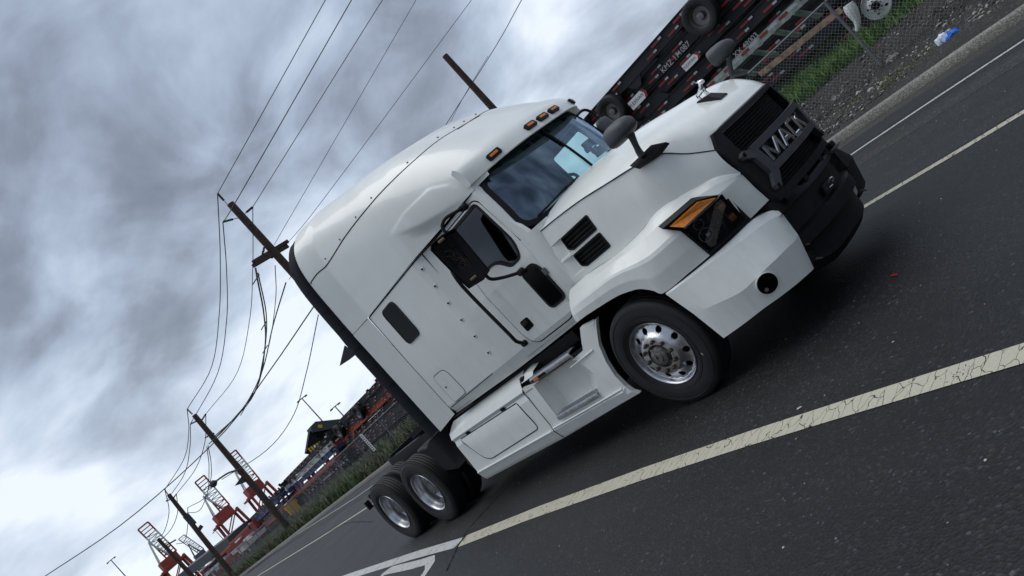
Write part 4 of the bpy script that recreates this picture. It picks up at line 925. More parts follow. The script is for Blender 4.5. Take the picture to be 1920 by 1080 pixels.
# --- hood mirrors
def hoodmirror(f):
    F2 = (lambda v: fl(Vector(v))) if f else (lambda v: Vector(v))
    foot = Vector((.93, -.90, 1.79))
    c = P(1172, 246, y=-.93) if not f else fl(P(1383, 82, y=.93))
    c = P(1169, 247, y=-.93)
    bm = bmesh.new(); R3 = Matrix.Rotation(R_(-14), 3, 'Z')
    pr = [(-.10, 0, .90), (-.092, 0, 1.0), (-.05, 0, 1.02), (0, 0, .98), (.05, 0, .86), (.09, 0, .66), (.112, 0, .42), (.12, 0, .08)]
    rg = []
    for a, _, s in pr:
        ring = []
        for t in range(24):
            an = 2*math.pi*t/24; cy, sy = math.cos(an), math.sin(an)
            yy = .115*s*(abs(cy)**.7)*(1 if cy > 0 else -1); zz = (.105 if sy > 0 else .06)*s*(abs(sy)**.75)*(1 if sy > 0 else -1)
            ring.append(F2(c+R3@Vector((a*1.1, yy, zz))))
        ring.append(ring[0]); rg.append(ring)
    loft(bm, rg); bm.faces.new([bm.verts.new(v) for v in rg[0][:-1]]); bm.faces.new([bm.verts.new(v) for v in rg[-1][:-1]])
    hm = finish('hood_mirror', bm, 'grey_plastic', truck, sharp=40)
    bm = bmesh.new(); q0 = c+R3@Vector((-.088, 0, 0))
    lathe_pts = [F2(c+R3@Vector((-.112, .09*math.cos(t*math.pi/12), .055*math.sin(t*math.pi/12)+.015))) for t in range(24)]; bm.faces.new([bm.verts.new(v) for v in lathe_pts]); finish('mirror_glass', bm, 'chrome', hm)
    bm = bmesh.new(); tube(bm, [F2(v) for v in cr([c+Vector((.02, .02, -.05)), Vector((1.06, -.915, 1.98)), Vector((1.0, -.89, 1.87)), foot+Vector((.06, .01, .03))], 16)], [.03, .03, .028, .027, .026, .025, .025, .024, .024, .024, .025, .026, .027, .028, .028, .028], 10); finish('mirror_arm', bm, 'grey_plastic', hm)
    bm = bmesh.new(); a0 = P(1197, 303, y=-.90); a1 = P(1237, 268, y=-.86)
    slab(bm, [F2(v) for v in (Vector((.86, -.905, 1.82)), Vector((.90, -.915, 1.775)), Vector((1.07, -.835, 1.745)), Vector((1.17, -.79, 1.765)), Vector((1.06, -.80, 1.825)))], F2((.15, -.75, .55)), .022, .03)
    finish('mirror_foot', bm, 'black_plastic', hm, bevel=.006)
hoodmirror(False); hoodmirror(True)
# --- side skirts with steps
def skirt(f):
    F2 = f
    # rows from top to bottom along the length
    def sk(px, py, y): return P(px, py, y=y)
    xr, xf = -3.68, -.55
    bm = bmesh.new()
    # rear box section (x -3.68 .. -1.85) and front (with step pocket -1.80 .. -.95)
    xs_ = [-3.68, -3.60, -3.2, -2.6, -2.2, -1.92, -1.86]
    def prof_y(z): return interp([(.27, 1.17), (.30, 1.185), (.40, 1.215), (.42, 1.20), (.80, 1.175), (.86, 1.155), (.90, 1.175), (.99, 1.13), (1.05, .98)], z)
    zs_ = [.27, .30, .40, .415, .60, .80, .86, .90, .97, 1.03, 1.05]
    def topz(x): return 0
    rw = []
    for z in zs_:
        row = []
        for x in xs_:
            zz = z; xx = x
            if x < -3.6: xx = x+(.0 if z > .95 else 0)-.02*(z-.6); 
            row.append((xx, -prof_y(z), zz))
        rw.append(row)
    loft(bm, rw, F2)
    e0 = [r[0] for r in rw]; loft(bm, [e0, [(a+.06, b+.14, c) for a, b, c in e0]], F2)
    # front section outer face with pocket hole
    arch = [P(a, b, y=-1.205) for a, b in ((1113, 603), (1114, 617), (1120, 650), (1135, 680), (1153, 705), (1173, 724), (1186, 733), (1198, 739))]
    ol = [(-1.86, .27), (arch[-1].x, .315)]+[(p.x, p.z) for p in arch[::-1]]+[(-.55, 1.085), (-.66, .97), (-.72, .90), (-.95, .885), (-1.60, .885), (-1.86, .93)]
    pocket = [(-1.66, .895), (-.96, .90), (-.88, .86), (-.80, .66), (-.93, .50), (-1.68, .50)]
    def fy(x, z):
        y = interp([(.27, 1.17), (.30, 1.185), (.40, 1.215), (.42, 1.20), (.62, 1.19), (.90, 1.165), (1.1, 1.15)], z)
        if x > -.85: y += .012*smooth(-.85, -.6, x)
        return y
    panel(bm, ol, [pocket], lambda x, z: (x, -fy(x, z), z), .06, lines=[[(-1.84, .40), (-.64, .40)], [(-1.84, .43), (-.64, .43)]], rim=lambda x, z: (x, -fy(x, z)+.045, z), flip=F2)
    # pocket walls: bottom tread shelf and back
    pin = [(p[0], -fy(*p)+.02, p[1]) for p in pocket]; pb = [(interp([(-1.68, -1.62), (-.80, -1.08)], p[0]), -1.02, min(p[1], .88) if p[1] > .55 else p[1]+.02) for p in pocket]
    loft(bm, [[*pin, pin[0]], [*pb, pb[0]]], F2); bm.faces.new([bm.verts.new(fl(Vector(v)) if F2 else v) for v in pb])
    sk_ = finish('side_skirt', bm, 'white_paint', truck, sharp=7)
    # compartment door line, strakes and slots on the rear box
    hat = rrect([(-3.52, .845), (-2.10, .835), (-2.06, .50), (-3.30, .47)], [.02, .03, .05, .14])
    bm = bmesh.new(); panel(bm, hat, [], lambda x, z: (x, -prof_y(z)-.006, z), .12, rim=lambda x, z: (x, -prof_y(z)+.01, z), flip=F2); cd_ = finish('compartment_door', bm, 'white_paint', sk_, sharp=20)
    bm = bmesh.new(); ribbon(bm, [(q[0], -prof_y(q[1]), q[1]) for q in lin([(a, b, 0) for a, b in off2(hat, .006)+[off2(hat, .006)[0]]], 90)], (0, -1, 0), .010, .006, F2)
    ribbon(bm, [(-1.865, -prof_y(z)-.002, z) for z in (.28, .40, .45, .6, .8, .9, 1.0)], (0, -1, 0), .008, .003, F2)
    ribbon(bm, [(x, -fy(x, .875)-.0, .875) for x in (-1.84, -1.7)], (0, -1, 0), .006, .002, F2); finish('seam', bm, 'dark_gap', cd_)
    bm = bmesh.new()
    for x in (-3.28, -2.38): slab(bm, [(x+a, -prof_y(.875)-.004, .868+b) for a, b in ((-.045, -.016), (.045, -.016), (.045, .016), (-.045, .016))], (0, -1, 0), .004, 0, F2)
    finish('latch_slot', bm, 'dark_gap', cd_)
    bm = bmesh.new(); tube(bm, [fl(Vector(v)) if F2 else Vector(v) for v in [(x, -1.213, .405+(.02 if x > -1.87 else 0)*0) for x in (-3.66, -2.8, -1.9)]], .012, 6); tube(bm, [fl(Vector(v)) if F2 else Vector(v) for v in [(-1.84, -1.214, .425), (-1.2, -1.216, .425), (-.62, -1.218, .43)]], .011, 6)
    tube(bm, [fl(Vector(v)) if F2 else Vector(v) for v in [(-1.0, -1.185, .84), (-.60, -1.186, .86)]], .008, 6); finish('strake', bm, 'white_paint', sk_)
    # treads: upper at z .93, lower at z .47
    for (xa, xb, z, y0, y1) in ((-1.60, -.86, .965, -1.20, -1.09), (-1.66, -.93, .51, -1.215, -1.08)):
        bm = bmesh.new(); slab(bm, [(xa, y0, z), (xb, y0, z), (xb, y1, z), (xa, y1, z)], (0, 0, 1), .006, .002, F2); slab(bm, [(xa, y0-.003, z-.045), (xb, y0-.003, z-.045), (xb, y0-.003, z+.004), (xa, y0-.003, z+.004)], (0, -1, 0), .004, .002, F2)
        st_ = finish('step', bm, 'alu_brushed', sk_, bevel=.002)
        bm = bmesh.new(); x = xa+.012; k = 0
        while x < xb-.01:
            for j in range(5):
                y = y0+.012+j*(y1-y0-.02)/4.5; d = .006 if (k+j) % 2 else -.006; c0 = Vector((x, y, z+.009))
                if F2: c0 = fl(c0)
                bar(bm, c0+Vector((-.007, d, 0)), c0+Vector((.007, -d, 0)), .005, .006)
            x += .02; k += 1
        finish('tread_plate', bm, 'alu', st_)
    bm = bmesh.new(); slab(bm, [(x, -1.182, z) for x, z in ((-1.58, .926), (-1.32, .926), (-1.32, .955), (-1.58, .955))], (0, -1, 0), .030, 0, F2); rf = finish('reflector_holder', bm, 'frame_black', sk_)
    bm = bmesh.new(); slab(bm, [(x, -1.186, z) for x, z in ((-1.54, .930), (-1.45, .930), (-1.45, .952), (-1.54, .952))], (0, -1, 0), .030, 0, F2); finish('side_marker', bm, 'amber_flat', rf)
    # fuel tank filler and air line under the sleeper, behind the skirt
    bm = bmesh.new(); A = [(-3.55, .27), (-.75, .27)]
    lathe(bm, [(.001, 0), (.30, .0), (.31, .03), (.31, 1.22), (.30, 1.25), (.001, 1.25)], Vector((-2.95, -.82 if not F2 else .82, .70)), axis='x', n=32); finish('fuel_tank', bm, 'alu_brushed', truck, sharp=40)
    bm = bmesh.new(); c0 = Vector((-1.83, -1.06, 1.00)); c0 = fl(c0) if F2 else c0; lathe(bm, [(.055, -.03), (.06, .012), (.045, .022), (.001, .018)], c0, axis='z', n=20); fc = finish('filler_cap', bm, 'black_plastic', truck)
    # battery box top
    bm = bmesh.new(); rw2 = []
    for x, a in ((-1.98, 0), (-1.93, .8), (-1.72, 1), (-1.62, .6)): rw2.append([(x, -1.12, .97), (x, -1.08, .97+.055*a), (x, -.90, .99+.06*a), (x, -.8, .98)])
    loft(bm, rw2, F2); finish('tank_cover', bm, 'white_paint', sk_, sharp=40)
skirt(False); skirt(True)
# --- chassis: rails, deck, mudflap bracket, fifth wheel, axles
bm = bmesh.new()
for s in (-1, 1):
    box(bm, (-2.9, s*.43, .95), (8.3, .08, .27)); box(bm, (-2.9, s*.40, 1.08), (8.3, .12, .012)); box(bm, (-2.9, s*.40, .82), (8.3, .12, .012))
for x in (-6.95, -5.8, -4.6, -3.5, -2, -.6, 1.0): box(bm, (x, 0, .95), (.12, .85, .2))
box(bm, (-2.3, 0, 1.02), (2.8, 1.9, .12)); box(bm, (1.0, 0, .62), (.5, .9, .4)); box(bm, (-.1, 0, .9), (1.4, .8, .6))
box(bm, (-3.75, 0, 1.12), (.5, 1.7, .05))
finish('frame_rail', bm, 'frame_black', truck, bevel=.004)
bm = bmesh.new(); slab(bm, [(-4.62, y, 1.16) for y in (0,)]+[(-5.35, -.42, 1.12), (-5.35, .42, 1.12), (-4.6, .42, 1.2), (-4.4, .2, 1.2), (-4.4, -.2, 1.2), (-4.6, -.42, 1.2)][0:6] if False else [(-5.9, -.45, 1.17), (-5.9, -.16, 1.14), (-5.45, -.05, 1.19), (-5.45, .05, 1.19), (-5.9, .16, 1.14), (-5.9, .45, 1.17), (-5.2, .45, 1.21), (-5.2, -.45, 1.21)], (0, 0, 1), .03, .05); finish('fifth_wheel', bm, 'frame_black', truck)
for f in (False, True):
    bm = bmesh.new(); s = -1 if not f else 1
    loft(bm, [[(-3.72, s*1.12, 1.10), (-3.72, s*.50, 1.12)], [(-4.2, s*1.14, 1.05), (-4.2, s*.5, 1.10)], [(-4.45, s*1.15, .97), (-4.45, s*.5, 1.02)]]); loft(bm, [[(-3.74, s*1.10, 1.09), (-4.2, s*1.14, 1.05), (-4.45, s*1.15, .97)], [(-3.74, s*1.08, .60), (-4.15, s*1.12, .55), (-4.42, s*1.14, .62)]]); loft(bm, [[(-3.74, s*1.10, 1.09), (-3.74, s*.5, 1.09)], [(-3.74, s*1.08, .5), (-3.74, s*.5, .5)]]); loft(bm, [[(-4.42, s*1.14, .97), (-4.42, s*.55, 1.0)], [(-4.38, s*1.14, .45), (-4.38, s*.55, .45)]]); finish('frame_fairing', bm, 'black_plastic', truck, sharp=30)
bm = bmesh.new(); box(bm, (-7.05, 0, .88), (.08, 2.2, .07)); box(bm, (-7.08, -1.18, .80), (.06, .08, .14)); box(bm, (-7.0, 0, 1.0), (.1, .86, .26)); mf = finish('rear_crossmember', bm, 'frame_black', truck, bevel=.004)
bm = bmesh.new()
for s in (-1, 1): tube(bm, [(-3.9, s*.55, 1.35), (-4.4, s*.35, 1.22), (-5.0, s*.2, 1.25)], .022, 8)
box(bm, (-3.98, 0, 1.32), (.10, .9, .24)); finish('air_line_bracket', bm, 'frame_black', truck, bevel=.004)
bm = bmesh.new(); tube(bm, [P(893, 880, y=-1.0), P(878, 868, y=-1.03), P(862, 838, y=-1.08), P(862, 812, y=-1.1)], .006, 6); finish('air_hose', bm, 'mesh_wire', truck)
for x in (0, -5.097, -6.417):
    bm = bmesh.new(); bar(bm, (x, -.9, .5), (x, .9, .5), .14, n=12)
    if x < 0: lathe(bm, [(.001, -.2), (.15, -.16), (.22, 0), (.15, .16), (.001, .2)], (x, 0, .5), n=20)
    finish('axle', bm, 'frame_black', truck)
# --- wheels
def tyre_prof(w, R, ri, grooves):
    h = w/2; p = [(ri, -h*.78), (ri+.02, -h*.86), (ri+.07, -h*.98), (R-.10, -h), (R-.05, -h*.97), (R-.022, -h*.92), (R-.006, -h*.80), (R, -h*.66)]
    for g_ in grooves:
        p += [(R, g_-.008), (R-.014, g_-.005), (R-.014, g_+.005), (R, g_+.008)]
    p += [(R, h*.66), (R-.006, h*.80), (R-.022, h*.92), (R-.05, h*.97), (R-.10, h), (ri+.07, h*.98), (ri+.02, h*.86), (ri, h*.78)]
    return p
def build_wheel(name, cx, cy, s, front):
    """s = -1 right side of truck (outer face towards -y)"""
    w = .275; c = Vector((cx, cy, .505)); wh = empty(name, c); wh.parent = truck
    bm = bmesh.new(); pr = tyre_prof(w, .507, .298, [-.078, -.026, .026, .078] if front else [-.085, -.043, 0, .043, .085])
    lathe(bm, pr, (0, 0, 0), n=72)
    # sidewall ridges
    for r_ in (.345, .36, .455): 
        tube(bm, [(r_*math.cos(t*math.pi/36), s*(w/2*.985), r_*math.sin(t*math.pi/36)) for t in range(72)], .0022, 4, closed=True)
    if not front:
        for t in range(90):
            a = t*2*math.pi/90
            for e_ in (-1, 1): bar(bm, ((.500)*math.cos(a), e_*w/2*.90, .500*math.sin(a)), (.506*math.cos(a+.02), e_*w/2*.66, .506*math.sin(a+.02)), .012, .006)
    ty = finish('tyre', bm, 'rubber', wh, sharp=35)
    if front:
        bm = bmesh.new(); slab(bm, [(.345+.03*0+a, s*(w/2+.001), b) for a, b in ((0, -.15), (.006, -.17), (.014, -.17), (.010, -.145))], (0, s, 0), .001, .001); finish('tyre_mark', bm, 'white_tape', ty)
    yo = w/2*.80*s
    bm = bmesh.new()
    if front:
        R0 = .302
        def d(rr): return s*interp([(.0, .150), (.085, .150), (.165, .148), (.178, .143), (.20, .112), (.235, .092), (.262, .082), (.28, .085)], rr)
        ol = [(.283*math.cos(t*math.pi/36), .283*math.sin(t*math.pi/36)) for t in range(72)]
        holes = [[(.232*math.cos(k*math.pi/5+.31)+.029*math.cos(q*math.pi/8), .232*math.sin(k*math.pi/5+.31)+.029*math.sin(q*math.pi/8)) for q in range(16)] for k in range(10)]
        cen = [(.112*math.cos(t*math.pi/18), .112*math.sin(t*math.pi/18)) for t in range(36)]
        fn = lambda a, b: (a, d(math.hypot(a, b)), b)
        panel(bm, ol, holes+[cen], fn, .02, rim=lambda a, b: (a, d(math.hypot(a, b))-s*.022, b))
        lathe(bm, [(.283, s*.085), (.288, s*.10), (.296, s*.120), (.303, s*.124), (.307, s*.118), (.303, s*.10)], (0, 0, 0), n=72)
    else:
        lathe(bm, [(.307, s*.118), (.303, s*.126), (.296, s*.120), (.286, s*.10), (.282, s*.07), (.272, s*.045), (.262, s*.02), (.258, -s*.02), (.256, -s*.05), (.248, -s*.062), (.21, -s*.066), (.17, -s*.075), (.115, -s*.075), (.112, -s*.06)], (0, 0, 0), n=72)
    rim = finish('rim', bm, 'alu', wh, sharp=40)
    if front:
        bm = bmesh.new(); lathe(bm, [(.113, s*.1505), (.165, s*.1497), (.175, s*.1462)], (0, 0, 0), n=48); finish('rim_face', bm, 'alu_dirty', rim, sharp=60)
    bm = bmesh.new(); lathe(bm, [(.29, s*.07), (.25, s*.03), (.001, s*.03)] if front else [(.28, -s*.08), (.001, -s*.08)], (0, 0, 0), n=32); finish('drum', bm, 'dark_gap', wh)
    y0 = .148 if front else -.075
    for k in range(10):
        a = k*math.pi/5; r_ = .1425; q = Vector((r_*math.cos(a), s*y0, r_*math.sin(a))); bm = bmesh.new()
        lathe(bm, [(.021, 0), (.021, s*.008)], q, n=12)
        lathe(bm, [(.0155, s*.008), (.0155, s*.026), (.010, s*.031), (.009, s*.038), (.001, s*.039)], q, n=6)
        finish('wheel_nut', bm, 'rusty_nut', rim, sharp=25)
    bm = bmesh.new(); k_ = 0 if front else -.22
    if front:
        lathe(bm, [(.112, s*.148), (.108, s*.120), (.10, s*.12), (.085, s*.150), (.078, s*.168), (.045, s*.175), (.042, s*.185), (.022, s*.186), (.020, s*.175), (.001, s*.175)], (0, 0, 0), n=32)
        for t in range(6): a = t*math.pi/3; bar(bm, (.05*math.cos(a), s*.168, .05*math.sin(a)), (.10*math.cos(a), s*.135, .10*math.sin(a)), .018, .018)
    else:
        lathe(bm, [(.112, -s*.075), (.108, -s*.02), (.10, s*.03), (.092, s*.045), (.001, s*.05)], (0, 0, 0), n=32)
        for t in range(8): a = t*math.pi/4; lathe(bm, [(.009, s*.04), (.009, s*.056), (.001, s*.057)], (.072*math.cos(a), 0, .072*math.sin(a)), n=6)
    finish('hub', bm, 'dull_steel', wh, sharp=30)
    return wh
build_wheel('front_wheel', 0, -1.045, -1, True); build_wheel('front_wheel', 0, 1.045, 1, True)
protoR = build_wheel('rear_wheel', -5.097, -1.09, -1, False); protoL = build_wheel('rear_wheel', -5.097, 1.09, 1, False)
for src, (x, y) in ((protoR, (-6.417, -1.09)), (protoL, (-6.417, 1.09))):
    c = copy_tree(src, truck); c.location = (x, y, .505)
for (x, s) in ((-5.097, -1), (-6.417, -1), (-5.097, 1), (-6.417, 1)):   # inner duals
    bm = bmesh.new(); lathe(bm, tyre_prof(.275, .507, .298, [-.085, -.043, 0, .043, .085]), (0, 0, 0), n=60); lathe(bm, [(.3, -.12), (.27, -.1), (.26, .1), (.3, .12)], (0, 0, 0), n=40)
    o = finish('inner_tyre', bm, 'rubber', truck, sharp=35); o.location = (x, s*.765, .505)

# =================================================================== THE PLACE
def poly_at(tab, x): return interp(sorted(tab), x)
KERB = [(40, 1.0), (15, 3.6), (6, 4.75), (1.77, 5.70), (.86, 5.98), (-.4, 6.22), (-1.76, 6.45), (-10, 6.95), (-21.8, 7.33), (-27.5, 7.42), (-35.6, 7.2), (-50, 6.4), (-80, 4.0), (-160, -6), (-420, -60)]
ky = lambda x: poly_at(KERB, x)
def strip(name, pts, m, z, ext=None):
    """flat strip: pts = [(x, y0, y1)]"""
    bm = bmesh.new(); rows = [[(x, a, z), (x, b, z)] for x, a, b in pts]; loft(bm, rows); return finish(name, bm, m, flat=True)
XS = [60, 40, 25, 15, 10, 6, 4, 3, 2, 1, 0, -1, -2, -3, -5, -8, -12, -16, -21, -27, -35, -43, -50, -65, -80, -120, -160, -300, -420]
bm = bmesh.new(); loft(bm, [[(-3000, -3000, -.02), (-3000, 3000, -.02)], [(3000, -3000, -.02), (3000, 3000, -.02)]]); struct(finish('ground', bm, 'dirt', flat=True))
bm = bmesh.new(); loft(bm, [[(x, y, 0) for y in (-60+min(0, x*.2), -20+min(0, x*.1), -6, 0, ky(x)-.62)] for x in XS]); struct(finish('road', bm, 'asphalt', flat=True))
struct(strip('gutter', [(x, ky(x)-.62, ky(x)-.13) for x in XS], 'concrete', -.004))
bm = bmesh.new(); loft(bm, [[(x, ky(x)-.10, -.03), (x, ky(x)-.085, .10), (x, ky(x)-.06, .125), (x, ky(x)+.03, .13), (x, ky(x)+.04, .02)] for x in XS]); struct(finish('kerb', bm, 'kerb_concrete', sharp=60))
def px_line(pts, w, m, name, z=.004, extend=None):
    q = [P(a, b, z=z) for a, b in pts]; q = [Vector((p.x, p.y, z)) for p in q]
    if extend:
        q = [Vector((*extend[0], z))]+q if extend[0] else q
        q = q+[Vector((*extend[1], z))] if extend[1] else q
    q = lin(q, 80); bm = bmesh.new(); rows = []
    for i, p in enumerate(q):
        d = (q[min(i+1, len(q)-1)]-q[max(i-1, 0)]).normalized(); s = Vector((-d.y, d.x, 0)); ww = w if not isinstance(w, tuple) else w[0]+(w[1]-w[0])*i/(len(q)-1)
        rows.append([p+s*ww/2, p-s*ww/2])
    loft(bm, rows); return struct(finish(name, bm, m, flat=True))
px_line([(1920, 75), (1800, 153), (1700, 220), (1580, 300), (662, 936), (557, 1002)], .085, 'white_line', 'edge_line', extend=((20, 3.4), (-60, 6.0)))
px_line([(1920, 210), (1800, 281), (1700, 340), (1590, 405), (697, 946), (600, 1008), (483, 1080)], .115, 'cream_paint', 'lane_line', extend=((20, .9), (-70, 3.2)))
px_line([(1920, 661), (1600, 760), (1400, 823), (1200, 890), (1000, 962), (866, 1015)], (.145, .2), 'cream_paint', 'wide_line', extend=((7.5, -2.9), None))
px_line([(861, 1017), (780, 1040), (650, 1082)], (.17, .24), 'white_line', 'wide_line', extend=(None, (-30, -.2)))
px_line([(712, 1082), (728, 1070), (780, 1058), (806, 1050), (806, 1060), (786, 1090)], .16, 'white_line', 'gore_marking')
def crack(pts, w, label_):
    q = cr([P(a, b, z=.002) for a, b in pts], 60); rr_c = random.Random(len(pts)); bm = bmesh.new(); rws_ = []
    for i, p in enumerate(q):
        d = (q[min(i+1, 59)]-q[max(i-1, 0)]).normalized(); s_ = Vector((-d.y, d.x, 0)); j = rr_c.uniform(-.012, .012); ww = w*rr_c.uniform(.4, 1.2); rws_.append([Vector((p.x, p.y, .0065))+s_*(j+ww/2), Vector((p.x, p.y, .0065))+s_*(j-ww/2)])
    loft(bm, rws_); struct(finish('asphalt_crack', bm, 'dark_gap', flat=True))
crack([(838, 1070), (863, 1017), (884, 986), (931, 935), (985, 880)], .02, ''); crack([(560, 1030), (640, 985), (700, 978)], .02, '')
# lighter seam of worn asphalt beside the edge line and tyre tracks
la = lambda x: poly_at([(20, 3.4), (1.89, 4.33), (-.73, 4.72), (-25.5, 5.44), (-39.3, 6.84), (-60, 6.0)], x)
struct(strip('worn_strip', [(x, la(x)-1.0, la(x)-.33) for x in XS if -60 <= x <= 20], 'asphalt_light', .002))
struct(strip('worn_lane', [(x, la(x)+.15, ky(x)-.66) for x in XS if -60 <= x <= 20], 'asphalt_worn', .002))
struct(strip('inner_lane', [(x, poly_at([(20, .9), (2.3, 1.48), (-16.8, 2.57), (-35.7, 3.15), (-70, 3.2)], x)+.12, la(x)-1.02) for x in XS if -60 <= x <= 20], 'asphalt_worn', .0015))
# verge and yard
FE = [(12, 11.2), (-1.63, 10.2), (-12, 9.4), (-23.7, 8.75), (-29, 8.4), (-43, 7.95), (-62, 7.6), (-90, 4.5)]
fy_ = lambda x: poly_at(FE, x)
rg_ = random.Random(11); bm = bmesh.new(); rows = []
xx = 14
while xx > -100:
    k = ky(xx); f_ = fy_(xx); near = smooth(-14, -6, xx); row = []
    for t, h in ((k+.035, .118), (k+.5, .115), (k+1.2, .12), ((k+f_)/2, .12), (f_-.3, .12), (f_+.3, .15+.1*near), (f_+.9, .2+.22*near), (f_+1.5, .28+.30*near), (f_+2.1, .3+.34*near), (f_+3.0, .3+.45*near), (f_+5, .2+.85*near), (f_+40, .4)):
        row.append((xx, t, h+rg_.uniform(-.03, .03)*(t > k+.4)))
    rows.append(row); xx -= .5
loft(bm, rows); struct(finish('verge', bm, 'gravel_dark', sharp=80))
def verge_z(x, y):
    k = ky(x); f_ = fy_(x); near = smooth(-14, -6, x)
    return interp([(k+.06, .11), (f_-.3, .12), (f_+.3, .15+.1*near), (f_+.9, .2+.22*near), (f_+1.5, .28+.3*near), (f_+2.1, .3+.34*near), (f_+3.0, .3+.45*near), (f_+5, .2+.85*near)], y)
def blades(name, n, area, m, hr_, wr, seed, label, cat):
    r = random.Random(seed); bm = bmesh.new(); k = 0; t_ = 0
    while k < n and t_ < n*8:
        t_ += 1; x, y, dens = area(r)
        if r.random() > dens: continue
        z = verge_z(x, y)-.02; k += 1; a = r.uniform(0, 6.28); h = r.uniform(*hr_); w = r.uniform(*wr); l = Vector((math.cos(a), math.sin(a), 0)); s = Vector((-l.y, l.x, 0))*w
        b = Vector((x, y, z)); m_ = b+l*h*.25+Vector((0, 0, h*.6)); tp = b+l*h*r.uniform(.3, .8)+Vector((0, 0, h))
        v = [bm.verts.new(q) for q in (b-s, b+s, m_+s*.7, m_-s*.7, tp)]; bm.faces.new(v[:4]); bm.faces.new((v[3], v[2], v[4]))
    o = finish(name, bm, m, flat=True); return tag(o, label, cat, kind='stuff')
def clump(x, y, s, o): return .5+.5*math.sin(x*s+o)*math.cos(y*s*1.3-o)
def a1(r):
    x = r.uniform(-13, 3); y = fy_(x)+r.uniform(1.3, 4.6); return x, y, .3+.7*clump(x, y, 1.7, .3)
blades('grass', 38000, a1, 'grass', (.12, .34), (.007, .016), 1, 'bright green grass growing behind the gravel near the fence post', 'grass')
def a2(r):
    x = -r.uniform(16, 75); f_ = fy_(x); y = f_+r.uniform(-.9, 4.5); return x, y, (.25+.75*clump(x, y, .9, 1.))
blades('grass', 30000, a2, 'dry_grass', (.2, .65), (.014, .034), 2, 'long mixed green and dry grass along the far fence', 'grass')
def a3(r):
    x = r.uniform(-14, 6); y = ky(x)+r.uniform(.9, 2.3); return x, y, max(0, clump(x, y, 2.1, 2.)-.25)
blades('weeds', 9000, a3, 'weeds', (.02, .07), (.006, .014), 3, 'low mossy weeds between the kerb and the fence', 'weeds')
# gravel stones on the mound
r = random.Random(5); it = []
for i in range(9000):
    x = r.uniform(-11, 5); y = fy_(x)+r.uniform(-3.2, 2.0)
    if y < ky(x)+.5: continue
    s = r.uniform(.008, .03)*(1 if r.random() < .93 else 2); z = verge_z(x, y)+s*.3
    it.append(((x, y, z), (s*r.uniform(.7, 1.4), s*r.uniform(.7, 1.4), s*r.uniform(.4, .8))))
tag(stones('gravel_stones', it, 'stone'), 'grey and white stones scattered over the gravel bank', 'gravel', kind='stuff')
mst = M['stone']; t = mst.node_tree; b_ = t.nodes['Principled BSDF']; g_ = t.nodes.new('ShaderNodeNewGeometry'); rr_ = t.nodes.new('ShaderNodeValToRGB'); q = rr_.color_ramp.elements
q[0].color = (.03, .03, .03, 1); q[1].color = (.5, .49, .46, 1); q[1].position = 1; e_ = q.new(.7); e_.color = (.10, .095, .09, 1); e_ = q.new(.88); e_.color = (.28, .27, .25, 1)
t.links.new(g_.outputs['Random Per Island'], rr_.inputs[0]); t.links.new(rr_.outputs[0], b_.inputs['Base Color'])
# --- chain link fence
fence = empty('chain_link_fence', (-1.63, 10.2, 0)); tag(fence, 'grey galvanised chain link fence running along the gravel verge', 'fence')
def part(name, bm, m, root, **k):
    o = finish(name, bm, m, None, **k); o.parent = root; o.matrix_parent_inverse = Matrix.Translation(-root.location) if False else Matrix.Identity(4); o.location = -root.location; return o
px_ = []
x = 10.37
while x > -78: px_.append(x); x -= 3.0
H = 1.86
def fence_h(x): return interp([(-90, 1.62), (-24, 1.72), (-2, 1.86), (12, 1.86)], x)
for x in px_:
    bm = bmesh.new(); bar(bm, (x, fy_(x), -.05), (x, fy_(x), fence_h(x)+.02), .062 if x > -20 else .07, n=10); part('post', bm, 'galv', fence)
    if x < -10:
        bm = bmesh.new(); bar(bm, (x, fy_(x), fence_h(x)), (x, fy_(x)+.22, fence_h(x)+.28), .03, n=6); part('barb_arm', bm, 'galv', fence)
bm = bmesh.new(); tube(bm, [(x, fy_(x), fence_h(x)) for x in px_], .021, 8); part('top_rail', bm, 'galv', fence)
bm = bmesh.new(); st = .062
def fpt(x, z): return Vector((x, fy_(x)-.02, z))
x = 10.4
segs = []
def wires(x0, x1, st, r_):
    bm = bmesh.new(); x = x1
    while x < x0+2:
        for s in (-1, 1):
            z0, z1 = .05, fence_h(x)-.01
            a = (x, z0); b = (x+s*(z1-z0), z1)
            lo, hi = x1, x0
            # clip to the panel range
            ax, az, bx_, bz = a[0], a[1], b[0], b[1]
            if ax > hi or ax < lo: 
                if (bx_ > hi and ax > hi) or (bx_ < lo and ax < lo): continue
            def clip(px0, pz0, px1_, pz1):
                t0, t1 = 0, 1; d = px1_-px0
                for lim, sg in ((lo, 1), (hi, -1)):
                    da = (px0-lim)*sg; db = (px1_-lim)*sg
                    if da < 0 and db < 0: return None
                    if da < 0: t0 = max(t0, da/(da-db))
                    if db < 0: t1 = min(t1, da/(da-db))
                if t0 >= t1: return None
                return (px0+d*t0, pz0+(pz1-pz0)*t0), (px0+d*t1, pz0+(pz1-pz0)*t1)
            c_ = clip(ax, az, bx_, bz)
            if c_: bar(bm, fpt(*c_[0]), fpt(*c_[1]), r_*2, n=3, cap=False)
        x += st
    return bm
